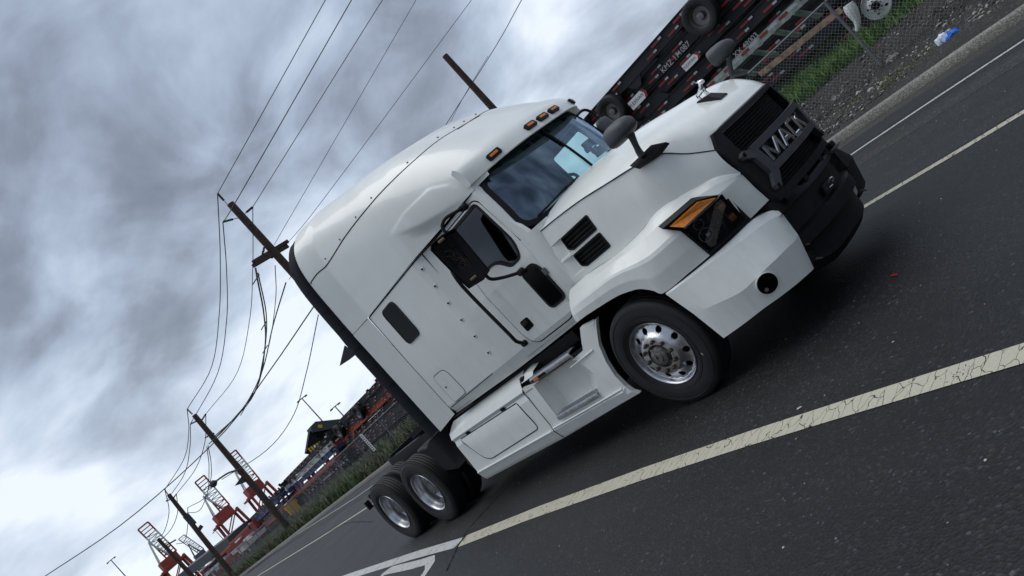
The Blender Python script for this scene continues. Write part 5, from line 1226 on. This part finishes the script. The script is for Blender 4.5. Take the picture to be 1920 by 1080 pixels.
# an extra run-in so the diagonals also cover the ends
part('chain_mesh', wires(10.4, -20, .09, .0021), 'mesh_wire', fence, flat=True); part('chain_mesh', wires(-20, -76, .15, .0028), 'mesh_wire', fence, flat=True)
c = P(690, 829, y=8.3); bm = bmesh.new(); box(bm, (c.x, 8.28, c.z), (.30, .02, .95)); sg = finish('fence_sign', bm, 'sign_white'); tag(sg, 'narrow white notice sign hanging on the far chain link fence', 'sign')
text_mesh('sign_text', 'NO TRESPASSING', .16, (c.x, 8.262, c.z), (0, 0, 1), (-1, 0, 0), 'dark_panel', sg, sx=.55) if False else None
bm = bmesh.new()
for k in range(9): box(bm, (c.x, 8.262, c.z-.4+k*.1), (.17, .006, .045))
finish('sign_lettering', bm, 'dark_panel', sg)
# --- stacks of container chassis
def make_chassis(frame_m, seed):
    r = random.Random(seed); root = empty('container_chassis')
    bm = bmesh.new(); Lh = 6.1
    for y in (-.55, .55):
        box(bm, (.0, y, 0), (2*Lh, .05, .30)); box(bm, (0, y, .16), (2*Lh, .15, .03)); box(bm, (0, y, -.16), (2*Lh, .15, .03))
    for i in range(11): box(bm, (-Lh+.3+i*1.15, 0, 0), (.09, 1.1, .16))
    for x in (-Lh+.06, Lh-.06): box(bm, (x, 0, 0), (.16, 2.2, .26))
    for x in (-2.0, 2.6): box(bm, (x, 0, -.02), (.12, 1.14, .16))
    for x in (-Lh+.06, Lh-.06):
        for y in (-1.05, 1.05): box(bm, (x, y, .13), (.2, .14, .16))
    for y in (-.5, .5): bar(bm, (3.2, y, -.1), (3.0, y, -.75), .12); bar(bm, (3.2, y, -.7), (2.2, y, -.1), .05)
    for y in (-.58, .58): 
        for x in (-3.9, -5.2): slab(bm, [(x-.35, y, -.14), (x+.35, y, -.14), (x+.12, y, -.42), (x-.12, y, -.42)], (0, 1, 0), .02, .02)
    part('frame', bm, frame_m, root)
    st_ = [r.choice((.95, 1.15, 1.3, 1.9)) for _ in range(5)]; jx_ = r.uniform(-.5, .5)
    for m_, o_ in (('red_tape', 0), ('white_tape', .30)):
        bm = bmesh.new(); x = -Lh+.5
        while x < Lh-.6:
            w = .30 if o_ == 0 else .13
            for y, sg_ in ((-.58, -1), (.58, 1)): box(bm, (x+o_+w/2, y+sg_*.046, .07 if o_ == 0 else .08), (w, .004, .06)); box(bm, (x+o_+w/2+jx_, y+sg_*.046, -.07), (w, .004, .055))
            x += st_[int((x+Lh)*1.3) % 5]
        for y in (-.9, .9):
            for x in (-Lh-.03, Lh+.03): box(bm, (x, y+o_*.3*(1 if y < 0 else -1), 0), (.006, .25, .09))
        part('reflective_tape', bm, m_, root)
    return root
def chassis_wheels(root, xs):
    for x in xs:
        for s in (-1, 1):
            w = empty('wheel', (x, s*.80, -.36)); w.parent = root
            bm = bmesh.new(); lathe(bm, tyre_prof(.27, .50, .29, [-.05, 0, .05]), (0, 0, 0), n=28); finish('tyre', bm, 'rubber', w)
            bm = bmesh.new(); lathe(bm, [(.30, s*.11), (.27, s*.06), (.24, -s*.02), (.12, -s*.04), (.10, s*.05), (.001, s*.06)], (0, 0, 0), n=24); finish('rim', bm, 'dull_steel', w)
protos = {}
for mname, sd_ in (('chassis_black', 1), ('chassis_orange', 2), ('chassis_blue', 3), ('chassis_white', 4)):
    protos[mname] = make_chassis(mname, sd_)
protoW = make_chassis('chassis_black', 6); chassis_wheels(protoW, (-1.0, -5.0))
used = set()
cols = [(8.6, 13.7, 'nearest', 8), (-4.2, 13.9, 'second nearest', 8), (-23.2, 14.1, 'third nearest', 8), (-2.5, 16.9, 'nearest second row', 9), (10.5, 17.0, 'right second row', 9), (-34, 17.2, 'far second row', 8), (-6.0, 19.9, 'rear row', 9), (-46.0, 18.5, 'farther rear row', 7), (-36.5, 14.3, 'fourth nearest', 7), (-50, 14.2, 'fifth nearest', 7), (-63.5, 13.8, 'farthest', 6), (7.0, 20.0, 'rear right', 9), (-35, 19.5, 'far rear', 7)]
ordn = ['topmost', 'second from the top', 'third from the top', 'fourth from the top', 'fifth from the top', 'sixth from the top', 'seventh from the top', 'eighth from the top', 'lowest']
rc = random.Random(21)
cmap = {8: ['chassis_black', 'chassis_black', 'chassis_orange', 'chassis_black', 'chassis_black'], 9: ['chassis_black', 'chassis_white', 'chassis_blue', 'chassis_orange', 'chassis_black'], 10: ['chassis_black', 'chassis_blue', 'chassis_black', 'chassis_orange']}
chs = {}
for ci, (cx_, cy_, nm, n) in enumerate(cols):
    for k in range(n):
        mname = (cmap.get(ci, [])+['chassis_black']*9)[k]; wheels = (ci < 3 and k == 0) or (ci == 8 and k == 0)
        src = protoW if (wheels and mname == 'chassis_black') else protos[mname]
        if src.name in used: o = copy_tree(src)
        else: o = src; used.add(src.name)
        topz = interp([(-64, 2.75), (-50, 3.0), (-36, 3.15), (-23, 3.9), (2.6, 4.25)], cx_)+(.14 if cy_ > 16 else 0)+(.16 if cy_ > 19 else 0)+rc.uniform(-.05, .05)*(k > 0)
        z = topz-k*(.46 if ci < 3 else .42)
        o.location = (cx_+rc.uniform(-.5, .5), cy_+rc.uniform(-.12, .12)-.0*k, z); o.rotation_euler = (math.pi if (k % 2 and not wheels) else 0, 0, rc.uniform(-.006, .006))
        coln = mname.split('_')[1]
        tag(o, '%s container chassis, %s of the %s stack behind the fence' % (coln, ordn[k] if k < n-1 else 'lowest', nm), 'container chassis', 'container chassis stacked in the yard'); chs[(ci, k)] = o
# plates and numbers on the second nearest stack
def plate(px, py, w, h, ch, y):
    c = P(px, py, y=y); bm = bmesh.new(); slab(bm, [(c.x+a, y, c.z+b) for a, b in ((-w/2, -h/2), (w/2-.07, -h/2), (w/2-.07, h/2), (-w/2, h/2))], (0, -1, 0), .006, .004)
    inv = ch.matrix_basis.inverted()
    o = finish('company_plate', bm, 'sign_white'); o.parent = ch; o.matrix_basis = inv
    bm = bmesh.new(); slab(bm, [(c.x+a, y, c.z+b) for a, b in ((w/2-.13, -h/2), (w/2-.03, -h/2), (w/2+.04, 0), (w/2-.03, h/2), (w/2-.13, h/2), (w/2-.05, 0))], (0, -1, 0), .008, .0); a_ = finish('red_arrow', bm, 'red_tape', None); a_.parent = o
    bm = bmesh.new(); ox = c.x
    tx = text_mesh('plate_text', 'FLEXIVAN', h*.52, (c.x-.06, y-.010, c.z), (1, 0, 0), (0, 0, 1), 'dark_panel', o, sx=1.0); 
    return o
plate(1196, 186, .72, .27, chs[(1, 1)], 13.08); plate(1296, 115, .62, .2, chs[(1, 3)], 13.06)
def number(txt, px, py, y, size, ch):
    c = P(px, py, y=y); o = text_mesh('chassis_number', txt, size, c, (1, 0, 0), (0, 0, 1), 'white_tape'); o.parent = ch; o.matrix_basis = ch.matrix_basis.inverted()
number('KMZ 171087', 1266, 108, 13.12, .22, chs[(1, 0)]); number('MZ 430911', 1205, 242, 13.12, .17, chs[(1, 4)]); number('XX 42003', 1398, 85, 13.0, .2, chs[(0, 4)])
# a pale green trailer frame low behind the fence with a white wheel
tr = empty('trailer_chassis', (-2, 12.4, 1.2)); tag(tr, 'weathered pale green trailer frame with a white wheel and rusty rail behind the fence', 'trailer')
def W2(px, py, y): return P(px, py, y=y)
bm = bmesh.new(); a = W2(1330, 165, 12.2); b = W2(1530, -25, 12.2); b2 = b+(b-a)*.6; bar(bm, a, b2, .06, .20); part('side_rail', bm, 'chassis_green', tr)
for k in (0, .22, .42, .62, .8, 1.0):
    bm = bmesh.new(); c = a.lerp(b, k); bar(bm, c+Vector((0, .03, -.1)), c+Vector((.15, .5, -.55)), .16, .05); part('crossmember', bm, 'chassis_green', tr)
for m_, o_ in (('red_tape', 0), ('white_tape', .28)):
    bm = bmesh.new()
    for k in range(10): c = a.lerp(b2, .02+k*.11)+Vector((o_, 0, 0)); box(bm, (c.x, 12.166, c.z+.03), (.26, .004, .07))
    part('reflective_tape', bm, m_, tr)
bm = bmesh.new(); a = W2(1425, 140, 12.0); b = W2(1562, 30, 12.0); bar(bm, a, b+(b-a)*.1, .05, .14); part('lower_rail', bm, 'rust_rail', tr)
bm = bmesh.new(); a = W2(1598, 15, 11.9); b = W2(1608, 55, 11.9); tube(bm, cr([W2(1590, 8, 11.9), W2(1600, 25, 11.9), W2(1608, 42, 11.9), W2(1607, 58, 11.9)], 9), [.11, .13, .13, .12, .10, .08, .07, .05, .04], 10); part('fender_flap', bm, 'white_matte', tr)
for k, (px, py) in enumerate(((1642, 10), (1770, -85))):
    c = W2(px, py, 12.0); w = empty('wheel', c-tr.location); w.parent = tr
    bm = bmesh.new(); lathe(bm, tyre_prof(.27, .50, .29, [-.05, 0, .05]), (0, .15, 0), n=40); finish('tyre', bm, 'rubber', w)
    bm = bmesh.new(); ol = [(.285*math.cos(t*math.pi/20), .285*math.sin(t*math.pi/20)) for t in range(40)]
    holes = [[(.20*math.cos(k2*math.pi*2/5+.5)+.035*math.cos(q*math.pi/5), .20*math.sin(k2*math.pi*2/5+.5)+.028*math.sin(q*math.pi/5)) for q in range(10)] for k2 in range(5)]
    panel(bm, ol, holes, lambda a_, b_: (a_, -.0+.10*smooth(.12, .26, math.hypot(a_, b_)), b_), .04); lathe(bm, [(.285, .09), (.30, .02), (.31, .03)], (0, 0, 0), n=40); rim_ = finish('rim', bm, 'white_matte', w)
    bm = bmesh.new(); lathe(bm, [(.29, .13), (.001, .13)], (0, 0, 0), n=20); finish('drum', bm, 'dark_gap', w)
    bm = bmesh.new(); lathe(bm, [(.09, 0), (.085, -.06), (.001, -.065)], (0, 0, 0), n=14); 
    for q in range(8): bar(bm, (.12*math.cos(q*.785), 0, .12*math.sin(q*.785)), (.12*math.cos(q*.785), -.03, .12*math.sin(q*.785)), .03, n=6)
    finish('hub', bm, 'dark_gap', w)
# --- utility poles
def pole(name, base, top, r0, r1, label):
    root = empty(name, base); tag(root, label, 'utility pole', 'wooden utility poles along the road')
    bm = bmesh.new(); tube(bm, cr([base-Vector((0, 0, .3)), base.lerp(top, .5), top], 7), [r0+(r1-r0)*i/6 for i in range(7)], 14); part('shaft', bm, 'wood_pole', root, sharp=60); return root
B2 = Vector((-22.4, 8.65, .1)); T2 = P(432, 382, y=8.65)
B3 = P(549, 999, z=.1); T3 = P(364, 778, x=B3.x); B4 = P(440, 1084, z=.1); T4 = P(316, 927, x=B4.x); B5 = P(395, 1118, z=.1); T5 = P(296, 1010, x=B5.x)
B2.x = T2.x; T1 = P(834, 104, y=12); B1 = Vector((T1.x, 12, .1))
p1 = pole('utility_pole', B1, T1, .16, .10, 'brown wooden pole rising behind the truck roof')
p2 = pole('utility_pole', B2, T2, .20, .155, 'tall brown wooden pole just behind the sleeper with a double crossarm')
p3 = pole('utility_pole', B3, T3, .24, .15, 'weathered wooden pole with a street lamp arm at the left fence end')
p4 = pole('utility_pole', B4, T4, .24, .15, 'dark wooden pole with a transformer, second farthest along the road')
p5 = pole('utility_pole', B5, T5, .24, .15, 'dark wooden pole leaning in front of the leftmost red crane')
def insul(root, pts, r_=.03):
    bm = bmesh.new(); a, b = Vector(pts[0]), Vector(pts[1]); n = 6
    for i in range(n): c = a.lerp(b, (i+.5)/n); d = (b-a)/n*.3; bar(bm, c-d, c+d, r_*2.2, n=8)
    bar(bm, a, b, r_*.7, n=5); part('insulator', bm, 'insulator', root)
def at2(px, py): return P(px, py, y=8.65) if False else P(px, py, x=B2.x)
insul(p2, [at2(408, 363), at2(420, 376)], .045); bm = bmesh.new(); bar(bm, at2(420, 376), at2(430, 387), .03, n=5); part('bracket', bm, 'insulator', p2)
insul(p2, [at2(418, 416), at2(437, 411)], .045); bm = bmesh.new(); bar(bm, at2(437, 411), at2(450, 408), .03, n=5); part('bracket', bm, 'insulator', p2)
insul(p2, [at2(474, 388), at2(462, 398)], .045); bm = bmesh.new(); bar(bm, at2(462, 398), at2(455, 404), .03, n=5); part('bracket', bm, 'insulator', p2)
bm = bmesh.new(); bar(bm, at2(474, 492), at2(540, 452), .10, .14); bar(bm, at2(474, 499), at2(540, 461), .10, .14)
part('crossarm', bm, 'wood_pole', p2)
bm = bmesh.new()
for a, b in ((492, 479), (498, 483), (505, 478), (514, 471), (510, 484), (494, 472)): bar(bm, at2(a, b), at2(a+1, b-8), .09, n=6)
part('insulator', bm, 'insulator', p2)
insul(p2, [at2(479, 502), at2(482, 520)], .035)
def at3(px, py): return P(px, py, x=B3.x)
for (a, b, c, d) in ((351, 767, 361, 777), (357, 795, 370, 789), (386, 776, 377, 790), (384, 821, 402, 812)): insul(p3, [at3(a, b), at3(c, d)], .05)
bm = bmesh.new(); tube(bm, cr([at3(452, 880), at3(430, 886), at3(412, 897), at3(402, 905)], 10), .06, 6); la_ = part('lamp_arm', bm, 'galv', p3)
bm = bmesh.new(); a, b = at3(406, 902), at3(394, 912); tube(bm, [a, a.lerp(b, .3), a.lerp(b, .7), b], [.08, .2, .22, .06], 8); part('lamp_head', bm, 'dark_panel', p3)
bm = bmesh.new(); slab(bm, [at3(455, 890), at3(466, 901), at3(458, 905), at3(440, 911)], (1, 0, 0), .05, .05); bn = finish('banner_panel', bm, 'dark_panel'); tag(bn, 'dark hanging panel beside the wooden pole with the street lamp', 'panel')
bm = bmesh.new(); slab(bm, [at2(646, 648), at2(668, 664), at2(657, 673), at2(637, 686)], (1, 0, 0), .04, .04); bn = finish('banner_panel', bm, 'dark_panel'); tag(bn, 'dark hanging panel just behind the black edge of the sleeper', 'panel')
def at4(px, py): return P(px, py, x=B4.x)
for (a, b, c, d) in ((309, 918, 316, 929), (311, 940, 320, 936), (331, 926, 325, 934)): insul(p4, [at4(a, b), at4(c, d)], .05)
bm = bmesh.new(); a = at4(364, 984); bar(bm, a, a+Vector((0, 0, 1.0)), .5, n=12); part('transformer', bm, 'dark_panel', p4)
bm = bmesh.new(); bar(bm, at4(372, 995), at4(378, 986), .35, .3); part('lamp_head', bm, 'dark_panel', p4)
bm = bmesh.new(); bar(bm, P(306, 1026, x=B5.x), P(330, 1012, x=B5.x), .12); part('crossarm', bm, 'wood_pole', p5)
# --- overhead wires
WG = 'overhead wires strung between the poles'
def wire(pts, r_, label, xs=None, X0=None, X1=None):
    n = len(pts); q = []
    for i, (a, b) in enumerate(pts):
        t = i/(n-1); x = X0+(X1-X0)*t; q.append(P(a, b, x=x))
    bm = bmesh.new(); tube(bm, cr(q, 24) if n > 2 else q, r_, 5); o = finish('overhead_wire', bm, 'wire'); tag(o, label, 'wire', WG); return o
X2, X3, X4, X5 = B2.x, B3.x, B4.x, B5.x
for pts, nm, r_ in (([(408, 363), (610, 0), (660, -90)], 'leftmost thick wire running up from the top of the pole behind the sleeper', .016), ([(418, 416), (444, 375), (659, 0), (710, -90)], 'second wire from the left running up from the pole behind the sleeper', .016), ([(474, 388), (717, 0), (774, -90)], 'third wire from the left running up from the pole behind the sleeper', .015)): wire(pts, r_, nm, X0=X2, X1=-6)
wire([(514, 459), (780, 0), (832, -90)], .011, 'thin wire rising from the crossarm to the upper middle of the sky', X0=X2, X1=-6)
wire([(540, 455), (600, 382), (884, 0), (950, -90)], .010, 'thin wire passing closest over the sleeper roof', X0=X2, X1=-6)
wire([(836, 234), (930, 86), (978, 0), (1030, -90)], .013, 'wire crossing the lone pole above the cab roof', X0=-14, X1=-6)
wire([(845, 228), (868, 184), (915, 105)], .008, 'short thin wire beside the lone pole above the cab roof', X0=-14, X1=-11)
for pts, nm, r_ in (([(408, 363), (413, 480), (411, 590), (396, 690), (351, 767)], 'outermost sagging wire between the two tall poles', .022), ([(418, 416), (425, 510), (425, 600), (408, 700), (357, 795)], 'second sagging wire from the left between the two tall poles', .022), ([(474, 388), (474, 500), (468, 600), (444, 700), (386, 776)], 'third sagging wire from the left between the two tall poles', .018),
    ([(482, 520), (495, 590), (497, 650), (480, 730), (425, 800), (392, 832)], 'thick bundled cable sagging below the crossarm', .035), ([(484, 512), (500, 600), (492, 680), (470, 750), (400, 824)], 'second bundled cable sagging below the crossarm', .028), ([(536, 530), (512, 610), (490, 700), (452, 770), (398, 822)], 'cable running from the sleeper edge down to the lamp pole', .028), ([(516, 498), (517, 560), (506, 640), (485, 720)], 'short dropping cable beside the sleeper edge', .02)): wire(pts, r_, nm, X0=X2, X1=X3)
wire([(590, 572), (502, 700), (409, 822), (240, 974), (85, 1080), (0, 1135)], .03, 'long diagonal cable crossing to the lower left corner', X0=-24, X1=-60)
wire([(597, 590), (574, 700), (549, 781), (500, 844), (416, 899)], .022, 'cable curving down to the street lamp arm', X0=-25, X1=X3)
for k, (a, b, c) in enumerate(((480, 524, 0), (495, 610, 0), (497, 655, 0), (470, 745, 0), (455, 772, 0))):
    q = P(a, b, x=X2+(X3-X2)*(.05+.22*k)); bm = bmesh.new(); bar(bm, q-Vector((.0, .25, .1)), q+Vector((0, .25, .1)), .05, n=5); o = finish('cable_spacer', bm, 'insulator'); tag(o, 'small dark spacer clipped on the bundled cables', 'spacer', 'spacers on the bundled cables')
for pts, nm in (([(351, 767), (354, 810), (345, 860), (309, 918)], 'outer wire between the lamp pole and the next pole'), ([(357, 795), (356, 840), (345, 890), (311, 940)], 'second wire between the lamp pole and the next pole'), ([(386, 776), (384, 830), (366, 880), (331, 926)], 'third wire between the lamp pole and the next pole'), ([(390, 835), (396, 870), (394, 905), (376, 955), (350, 962)], 'dropping cable loop below the lamp pole'), ([(388, 838), (392, 880), (386, 930), (352, 952)], 'second dropping cable loop below the lamp pole')): wire(pts, .026, nm, X0=X3, X1=X4)
for pts, nm in (([(309, 918), (317, 960), (306, 1000), (290, 1008)], 'wire from the transformer pole to the farthest pole'), ([(331, 926), (333, 960), (322, 990), (300, 1015)], 'second wire from the transformer pole to the farthest pole'), ([(352, 952), (352, 985), (346, 1015), (330, 1020)], 'low cable from the transformer pole to the farthest pole')): wire(pts, .03, nm, X0=X4, X1=X5)
# --- light masts in the yard
for (a, b, c, d, x, nm) in ((566, 747, 612, 800, -75, 'slim grey light mast above the dark crane arm'), (628, 762, 660, 800, -70, 'slim grey light mast nearest the sleeper'), (404, 995, 425, 1017, -150, 'thin distant light mast between two red cranes'), (208, 1050, 240, 1085, -120, 'small light mast low at the left edge')):
    t_ = P(a, b, x=x); base = Vector((x, t_.y, 0)); root = empty('light_mast', base); tag(root, nm, 'light mast', 'light masts in the port yard')
    bm = bmesh.new(); tube(bm, [base, t_], [.12, .06], 8); part('shaft', bm, 'galv', root)
    bm = bmesh.new(); box(bm, t_, (.14, 1.2, .10)); box(bm, t_+Vector((0, -.55, -.05)), (.3, .25, .14)); box(bm, t_+Vector((0, .55, -.05)), (.3, .25, .14)); part('lamp_head', bm, 'dark_panel', root)
# --- stacked handler arm, containers and shed
X = -62
def cc(px, py, x=X): return P(px, py, x=x)
rs = empty('reach_stacker', cc(600, 850)); rs.location.z = 0; tag(rs, 'black reach stacker with its thick arm lying over the chassis stacks', 'reach stacker')
bm = bmesh.new(); slab(bm, [cc(578, 804), cc(588, 794), cc(645, 788), cc(655, 800), cc(625, 806), cc(584, 814)], (1, 0, 0), .6, .6); part('arm', bm, 'dark_panel', rs)
bm = bmesh.new(); bar(bm, cc(586, 812), cc(580, 850), .7); bar(bm, cc(600, 812), cc(590, 846), .5); bar(bm, cc(580, 826), cc(612, 820), .5); bar(bm, cc(612, 806), cc(592, 842), .4); bar(bm, cc(578, 840), cc(604, 838), .8); bar(bm, cc(628, 804), cc(604, 832), .5); slab(bm, [cc(584, 822), cc(598, 824), cc(590, 840), cc(578, 838)], (1, 0, 0), .5, .5); part('mast', bm, 'frame_black', rs)
bm = bmesh.new(); slab(bm, [cc(593, 800), cc(601, 800), cc(601, 806), cc(593, 806)], (1, 0, 0), .64, -.61); part('arm_plate', bm, 'yellow', rs)
bm = bmesh.new()
for k in range(5): slab(bm, [cc(572+k*5, 846-k*3), cc(575+k*5, 844-k*3), cc(582+k*5, 852-k*3), cc(579+k*5, 854-k*3)], (1, 0, 0), .9, -.84)
part('warning_stripes', bm, 'yellow', rs)
bm = bmesh.new()
def ctn(name, pts, m, x, dep, label, cat):
    bm = bmesh.new(); q = [P(a, b, x=x) for a, b in pts]; z0 = 0; c = sum(q, Vector())/len(q)
    ys = [v.y for v in q]; zs = [v.z for v in q]; box(bm, (x, (min(ys)+max(ys))/2, max(zs)/2+.05), (dep, max(1.5, max(ys)-min(ys)), max(zs)))
    o = finish(name, bm, m); tag(o, label, cat, 'things low in the port yard'); return o
for x_, y_, l_, h_, m_, nm in ((-74, 14, 12, 2.6, 'crane_red', 'orange red shipping container low beyond the lamp pole'), (-98, 17, 12, 2.6, 'chassis_orange', 'orange shipping container behind the dry grass bank'), (-120, 19, 14, 2.7, 'crane_red', 'faded red shipping container farthest along the fence')):
    o = empty('shipping_container', (x_, y_, 0)); tag(o, nm, 'container', 'shipping containers in the yard'); bm = bmesh.new(); box(bm, (x_, y_, h_/2), (l_, 2.4, h_))
    n_ = 30
    for i in range(n_): box(bm, (x_-l_/2+(i+.5)*l_/n_, y_-1.2, h_/2), (l_/n_*.5, .08, h_*.86))
    part('body', bm, m_, o); bm = bmesh.new(); box(bm, (x_+1, y_-1.27, h_*.55), (4, .02, .6)); part('lettering_band', bm, 'sign_white', o)
for nm, a, b, w in (('long dark canopy roof low between the left poles', (352, 1072), (448, 1000), 1.2), ('dark raised flatbed deck beyond the lamp pole', (455, 1014), (515, 968), 1.0)):
    root = empty('canopy_shed', P(*b, x=-100)); root.location.z = 0; tag(root, nm, 'canopy'); p, q = P(*a, x=-130), P(*b, x=-100)
    bm = bmesh.new(); bar(bm, p, q, 3, w); part('roof', bm, 'dark_panel', root)
    for k in (.1, .5, .9):
        c = p.lerp(q, k); bm = bmesh.new(); bar(bm, (c.x, c.y, 0), c, .3); part('post', bm, 'dark_panel', root)
bm = bmesh.new(); c = P(497, 948, x=-60); box(bm, (c.x+5, c.y, .8), (.25, .9, 1.5)); bars = finish('yellow_barrier', bm, 'yellow'); tag(bars, 'yellow barrier posts behind the fence beside the lamp pole', 'barrier')
bm = bmesh.new(); r = random.Random(8)
yard_items = []
for k in range(26):
    x_ = -66-k*3.1; y_ = r.uniform(10.5, 14); m_ = r.choice(['chassis_black', 'chassis_black', 'chassis_blue', 'chassis_white', 'chassis_orange', 'dark_panel']); h_ = r.uniform(1.6, 3.0)-k*.02
    root = empty('parked_trailer', (x_, y_, 0)); tag(root, 'distant parked trailer in the row beyond the far fence', 'trailer', 'distant trailers parked beyond the fence')
    bm = bmesh.new(); box(bm, (x_, y_, h_*.72), (2.6, 2.3, .35)); box(bm, (x_, y_, h_), (2.8, .5, .16)); bar(bm, (x_+1, y_-.9, h_*.6), (x_+1.2, y_-.9, .2), .15); part('frame', bm, m_, root)
    bm = bmesh.new()
    for s in (-.8, .4): lathe(bm, [(.48, -.14), (.5, 0), (.48, .14), (.25, .14), (.25, -.14)], (x_+s, y_-1.1, .5), n=14, closed=True)
    part('tyre', bm, 'rubber', root)
# --- quay cranes
def crane(pt_top, pt_base, X, main, label, wpx, scale=1.0, boom=True):
    top = P(*pt_top, x=X); gy = P(*pt_base, x=X).y; h = top.z; base = Vector((X, (gy+top.y)/2*0+gy, 0))
    root = empty('quay_crane', base); tag(root, label, 'quay crane', 'raised boom cranes at the port')
    w = h*.13; sec = 'crane_white'
    y0 = base.y; hy = h*.42     # portal height
    bm = bmesh.new(); t = h*.022
    for sx in (-1, 1):
        for sy in (-1, 1): bar(bm, (X+sx*w*1.0, y0+sy*w*1.15, 0), (X+sx*w*.8, y0+sy*w*1.0, hy), t*1.2)
        bar(bm, (X+sx*w*.9, y0-w*1.1, hy*.45), (X+sx*w*.9, y0+w*1.1, hy*.45), t); bar(bm, (X+sx*w*.9, y0-w*1.1, hy*.45), (X+sx*w*.85, y0+w, hy), t*.6)
    for sy in (-1, 1): bar(bm, (X-w, y0+sy*w*1.1, hy*.45), (X+w, y0+sy*w*1.1, hy*.45), t)
    part('portal_legs', bm, main, root)
    bm = bmesh.new(); box(bm, (X, y0-w*.1, hy*1.10), (w*1.5, w*1.7, hy*.26)); part('machinery_house', bm, main, root)
    bm = bmesh.new(); box(bm, (X, y0-w*.2, hy*.93), (w*2.0, w*2.6, hy*.06)); part('girder', bm, main, root)
    # raised boom, lattice of two chords, leaning
    tp = Vector((X, top.y, h)); bl = Vector((X, y0+w*.4, hy*1.2)); bw = w*.52
    for (mm, u0, u1) in ((main, .72, 1.0), (sec, .30, .72), (main, 0, .30)):
        bm = bmesh.new()
        for s in (-1, 1):
            o_ = Vector((0, s*bw, 0)); bar(bm, bl.lerp(tp, u0)+o_, bl.lerp(tp, u1)+o_, t*.75)
        n_ = 3 if u1-u0 < .35 else 5
        for k in range(n_):
            ua, ub = u0+(u1-u0)*k/n_, u0+(u1-u0)*(k+1)/n_; s = 1 if k % 2 else -1
            bar(bm, bl.lerp(tp, ua)+Vector((0, -bw, 0)), bl.lerp(tp, ua)+Vector((0, bw, 0)), t*.5)
            if mm == sec or u0 == 0: bar(bm, bl.lerp(tp, ua)+Vector((0, -s*bw, 0)), bl.lerp(tp, ub)+Vector((0, s*bw, 0)), t*.35)
        if u1 == 1.0: bar(bm, tp+Vector((0, -bw, 0)), tp+Vector((0, bw, 0)), t*.8)
        part('boom', bm, mm, root)
    bm = bmesh.new()
    ap = Vector((X, y0-w*.35, h*.80)); 
    for s in (-1, 1): bar(bm, (X+s*w*.4, y0-w*.9, hy*1.1), ap, t*.6); bar(bm, (X+s*w*.4, y0+w*.4, hy*1.1), ap, t*.6)
    bar(bm, ap, tp.lerp(bl, .25), t*.25); bar(bm, ap, tp.lerp(bl, .55), t*.25); part('a_frame', bm, sec if main == 'crane_red' else main, root)
    return root
crane((268, 986), (350, 1085), -620, 'crane_red', 'leftmost red and white quay crane with its boom raised', 0)
crane((374, 898), (462, 1010), -560, 'crane_red', 'middle red and white quay crane between the two left poles', 0)
crane((434, 850), (520, 962), -600, 'crane_red', 'rightmost red quay crane showing behind the lamp pole', 0)
crane((340, 1007), (405, 1072), -700, 'crane_grey', 'grey quay crane low between the left poles', 0)
# --- litter and small things
def blob(name, px, py, z, s, m, label, cat, seed, flat_=.4):
    r = random.Random(seed); c = P(px, py, z=z); bm = bmesh.new(); bmesh.ops.create_icosphere(bm, subdivisions=3, radius=1)
    for v in bm.verts:
        n_ = 1+.35*math.sin(v.co.x*5+seed)*math.cos(v.co.y*6)+r.uniform(-.12, .12); v.co = Vector((v.co.x*s[0]*n_, v.co.y*s[1]*n_, abs(v.co.z)*s[2]*n_))+c
    o = finish(name, bm, m, sharp=15, flat=True); tag(o, label, cat); return o
bg_ = blob('plastic_bag', 1784, 70, .12, (.13, .12, .10), 'bag_blue', 'crumpled blue and white plastic bag lying on the verge by the kerb', 'bag', 2)
blob('plastic_bag', 1772, 78, .13, (.10, .10, .12), 'bag_white', 'pale twist of plastic lying against the blue bag', 'bag', 5)
blob('paper_scrap', 1914, 12, .004, (.12, .07, .04), 'bag_white', 'white paper scrap in the gutter at the top right corner', 'litter', 3); blob('paper_scrap', 1683, 178, .004, (.13, .05, .01), 'white_tape', 'flattened white scrap in the gutter facing the fence post', 'litter', 4)
blob('paper_scrap', 1850, 58, .004, (.10, .05, .012), 'white_tape', 'torn white scrap in the gutter below the blue bag', 'litter', 6)
blob('rock', 1568, 188, .30, (.09, .08, .09), 'kerb_concrete', 'round pale rock on the gravel bank beside the grille', 'rock', 7); blob('rock', 1676, 112, .15, (.12, .09, .1), 'kerb_concrete', 'yellowish rock at the foot of the fence post', 'rock', 8)
blob('pebble', 1499, 765, .003, (.018, .010, .006), 'white_tape', 'white pebble on the asphalt just past the front wheel', 'pebble', 9); blob('pebble', 1675, 641, .003, (.008, .006, .004), 'white_tape', 'tiny white pebble on the asphalt above the wide line', 'pebble', 10)
q = P(1677, 517, z=.01); bm = bmesh.new(); tube(bm, [q+Vector((-.035, .03, 0)), q+Vector((.035, -.02, .006))], .0055, 6); o = finish('red_stick', bm, 'red_plastic'); tag(o, 'small red plastic stick on the asphalt ahead of the bumper', 'litter')
r = random.Random(4); it = []
for i in range(1500):
    x = r.uniform(-6, 4.2); y = r.uniform(-4.6, 3.5); s = r.choice((.003, .004, .005, .007)); it.append(((x, y, .002), (s, s*r.uniform(.6, 1.3), s*.5)))
tag(stones('road_grit', it, 'stone'), 'loose grit scattered on the asphalt around the truck', 'grit', kind='stuff')
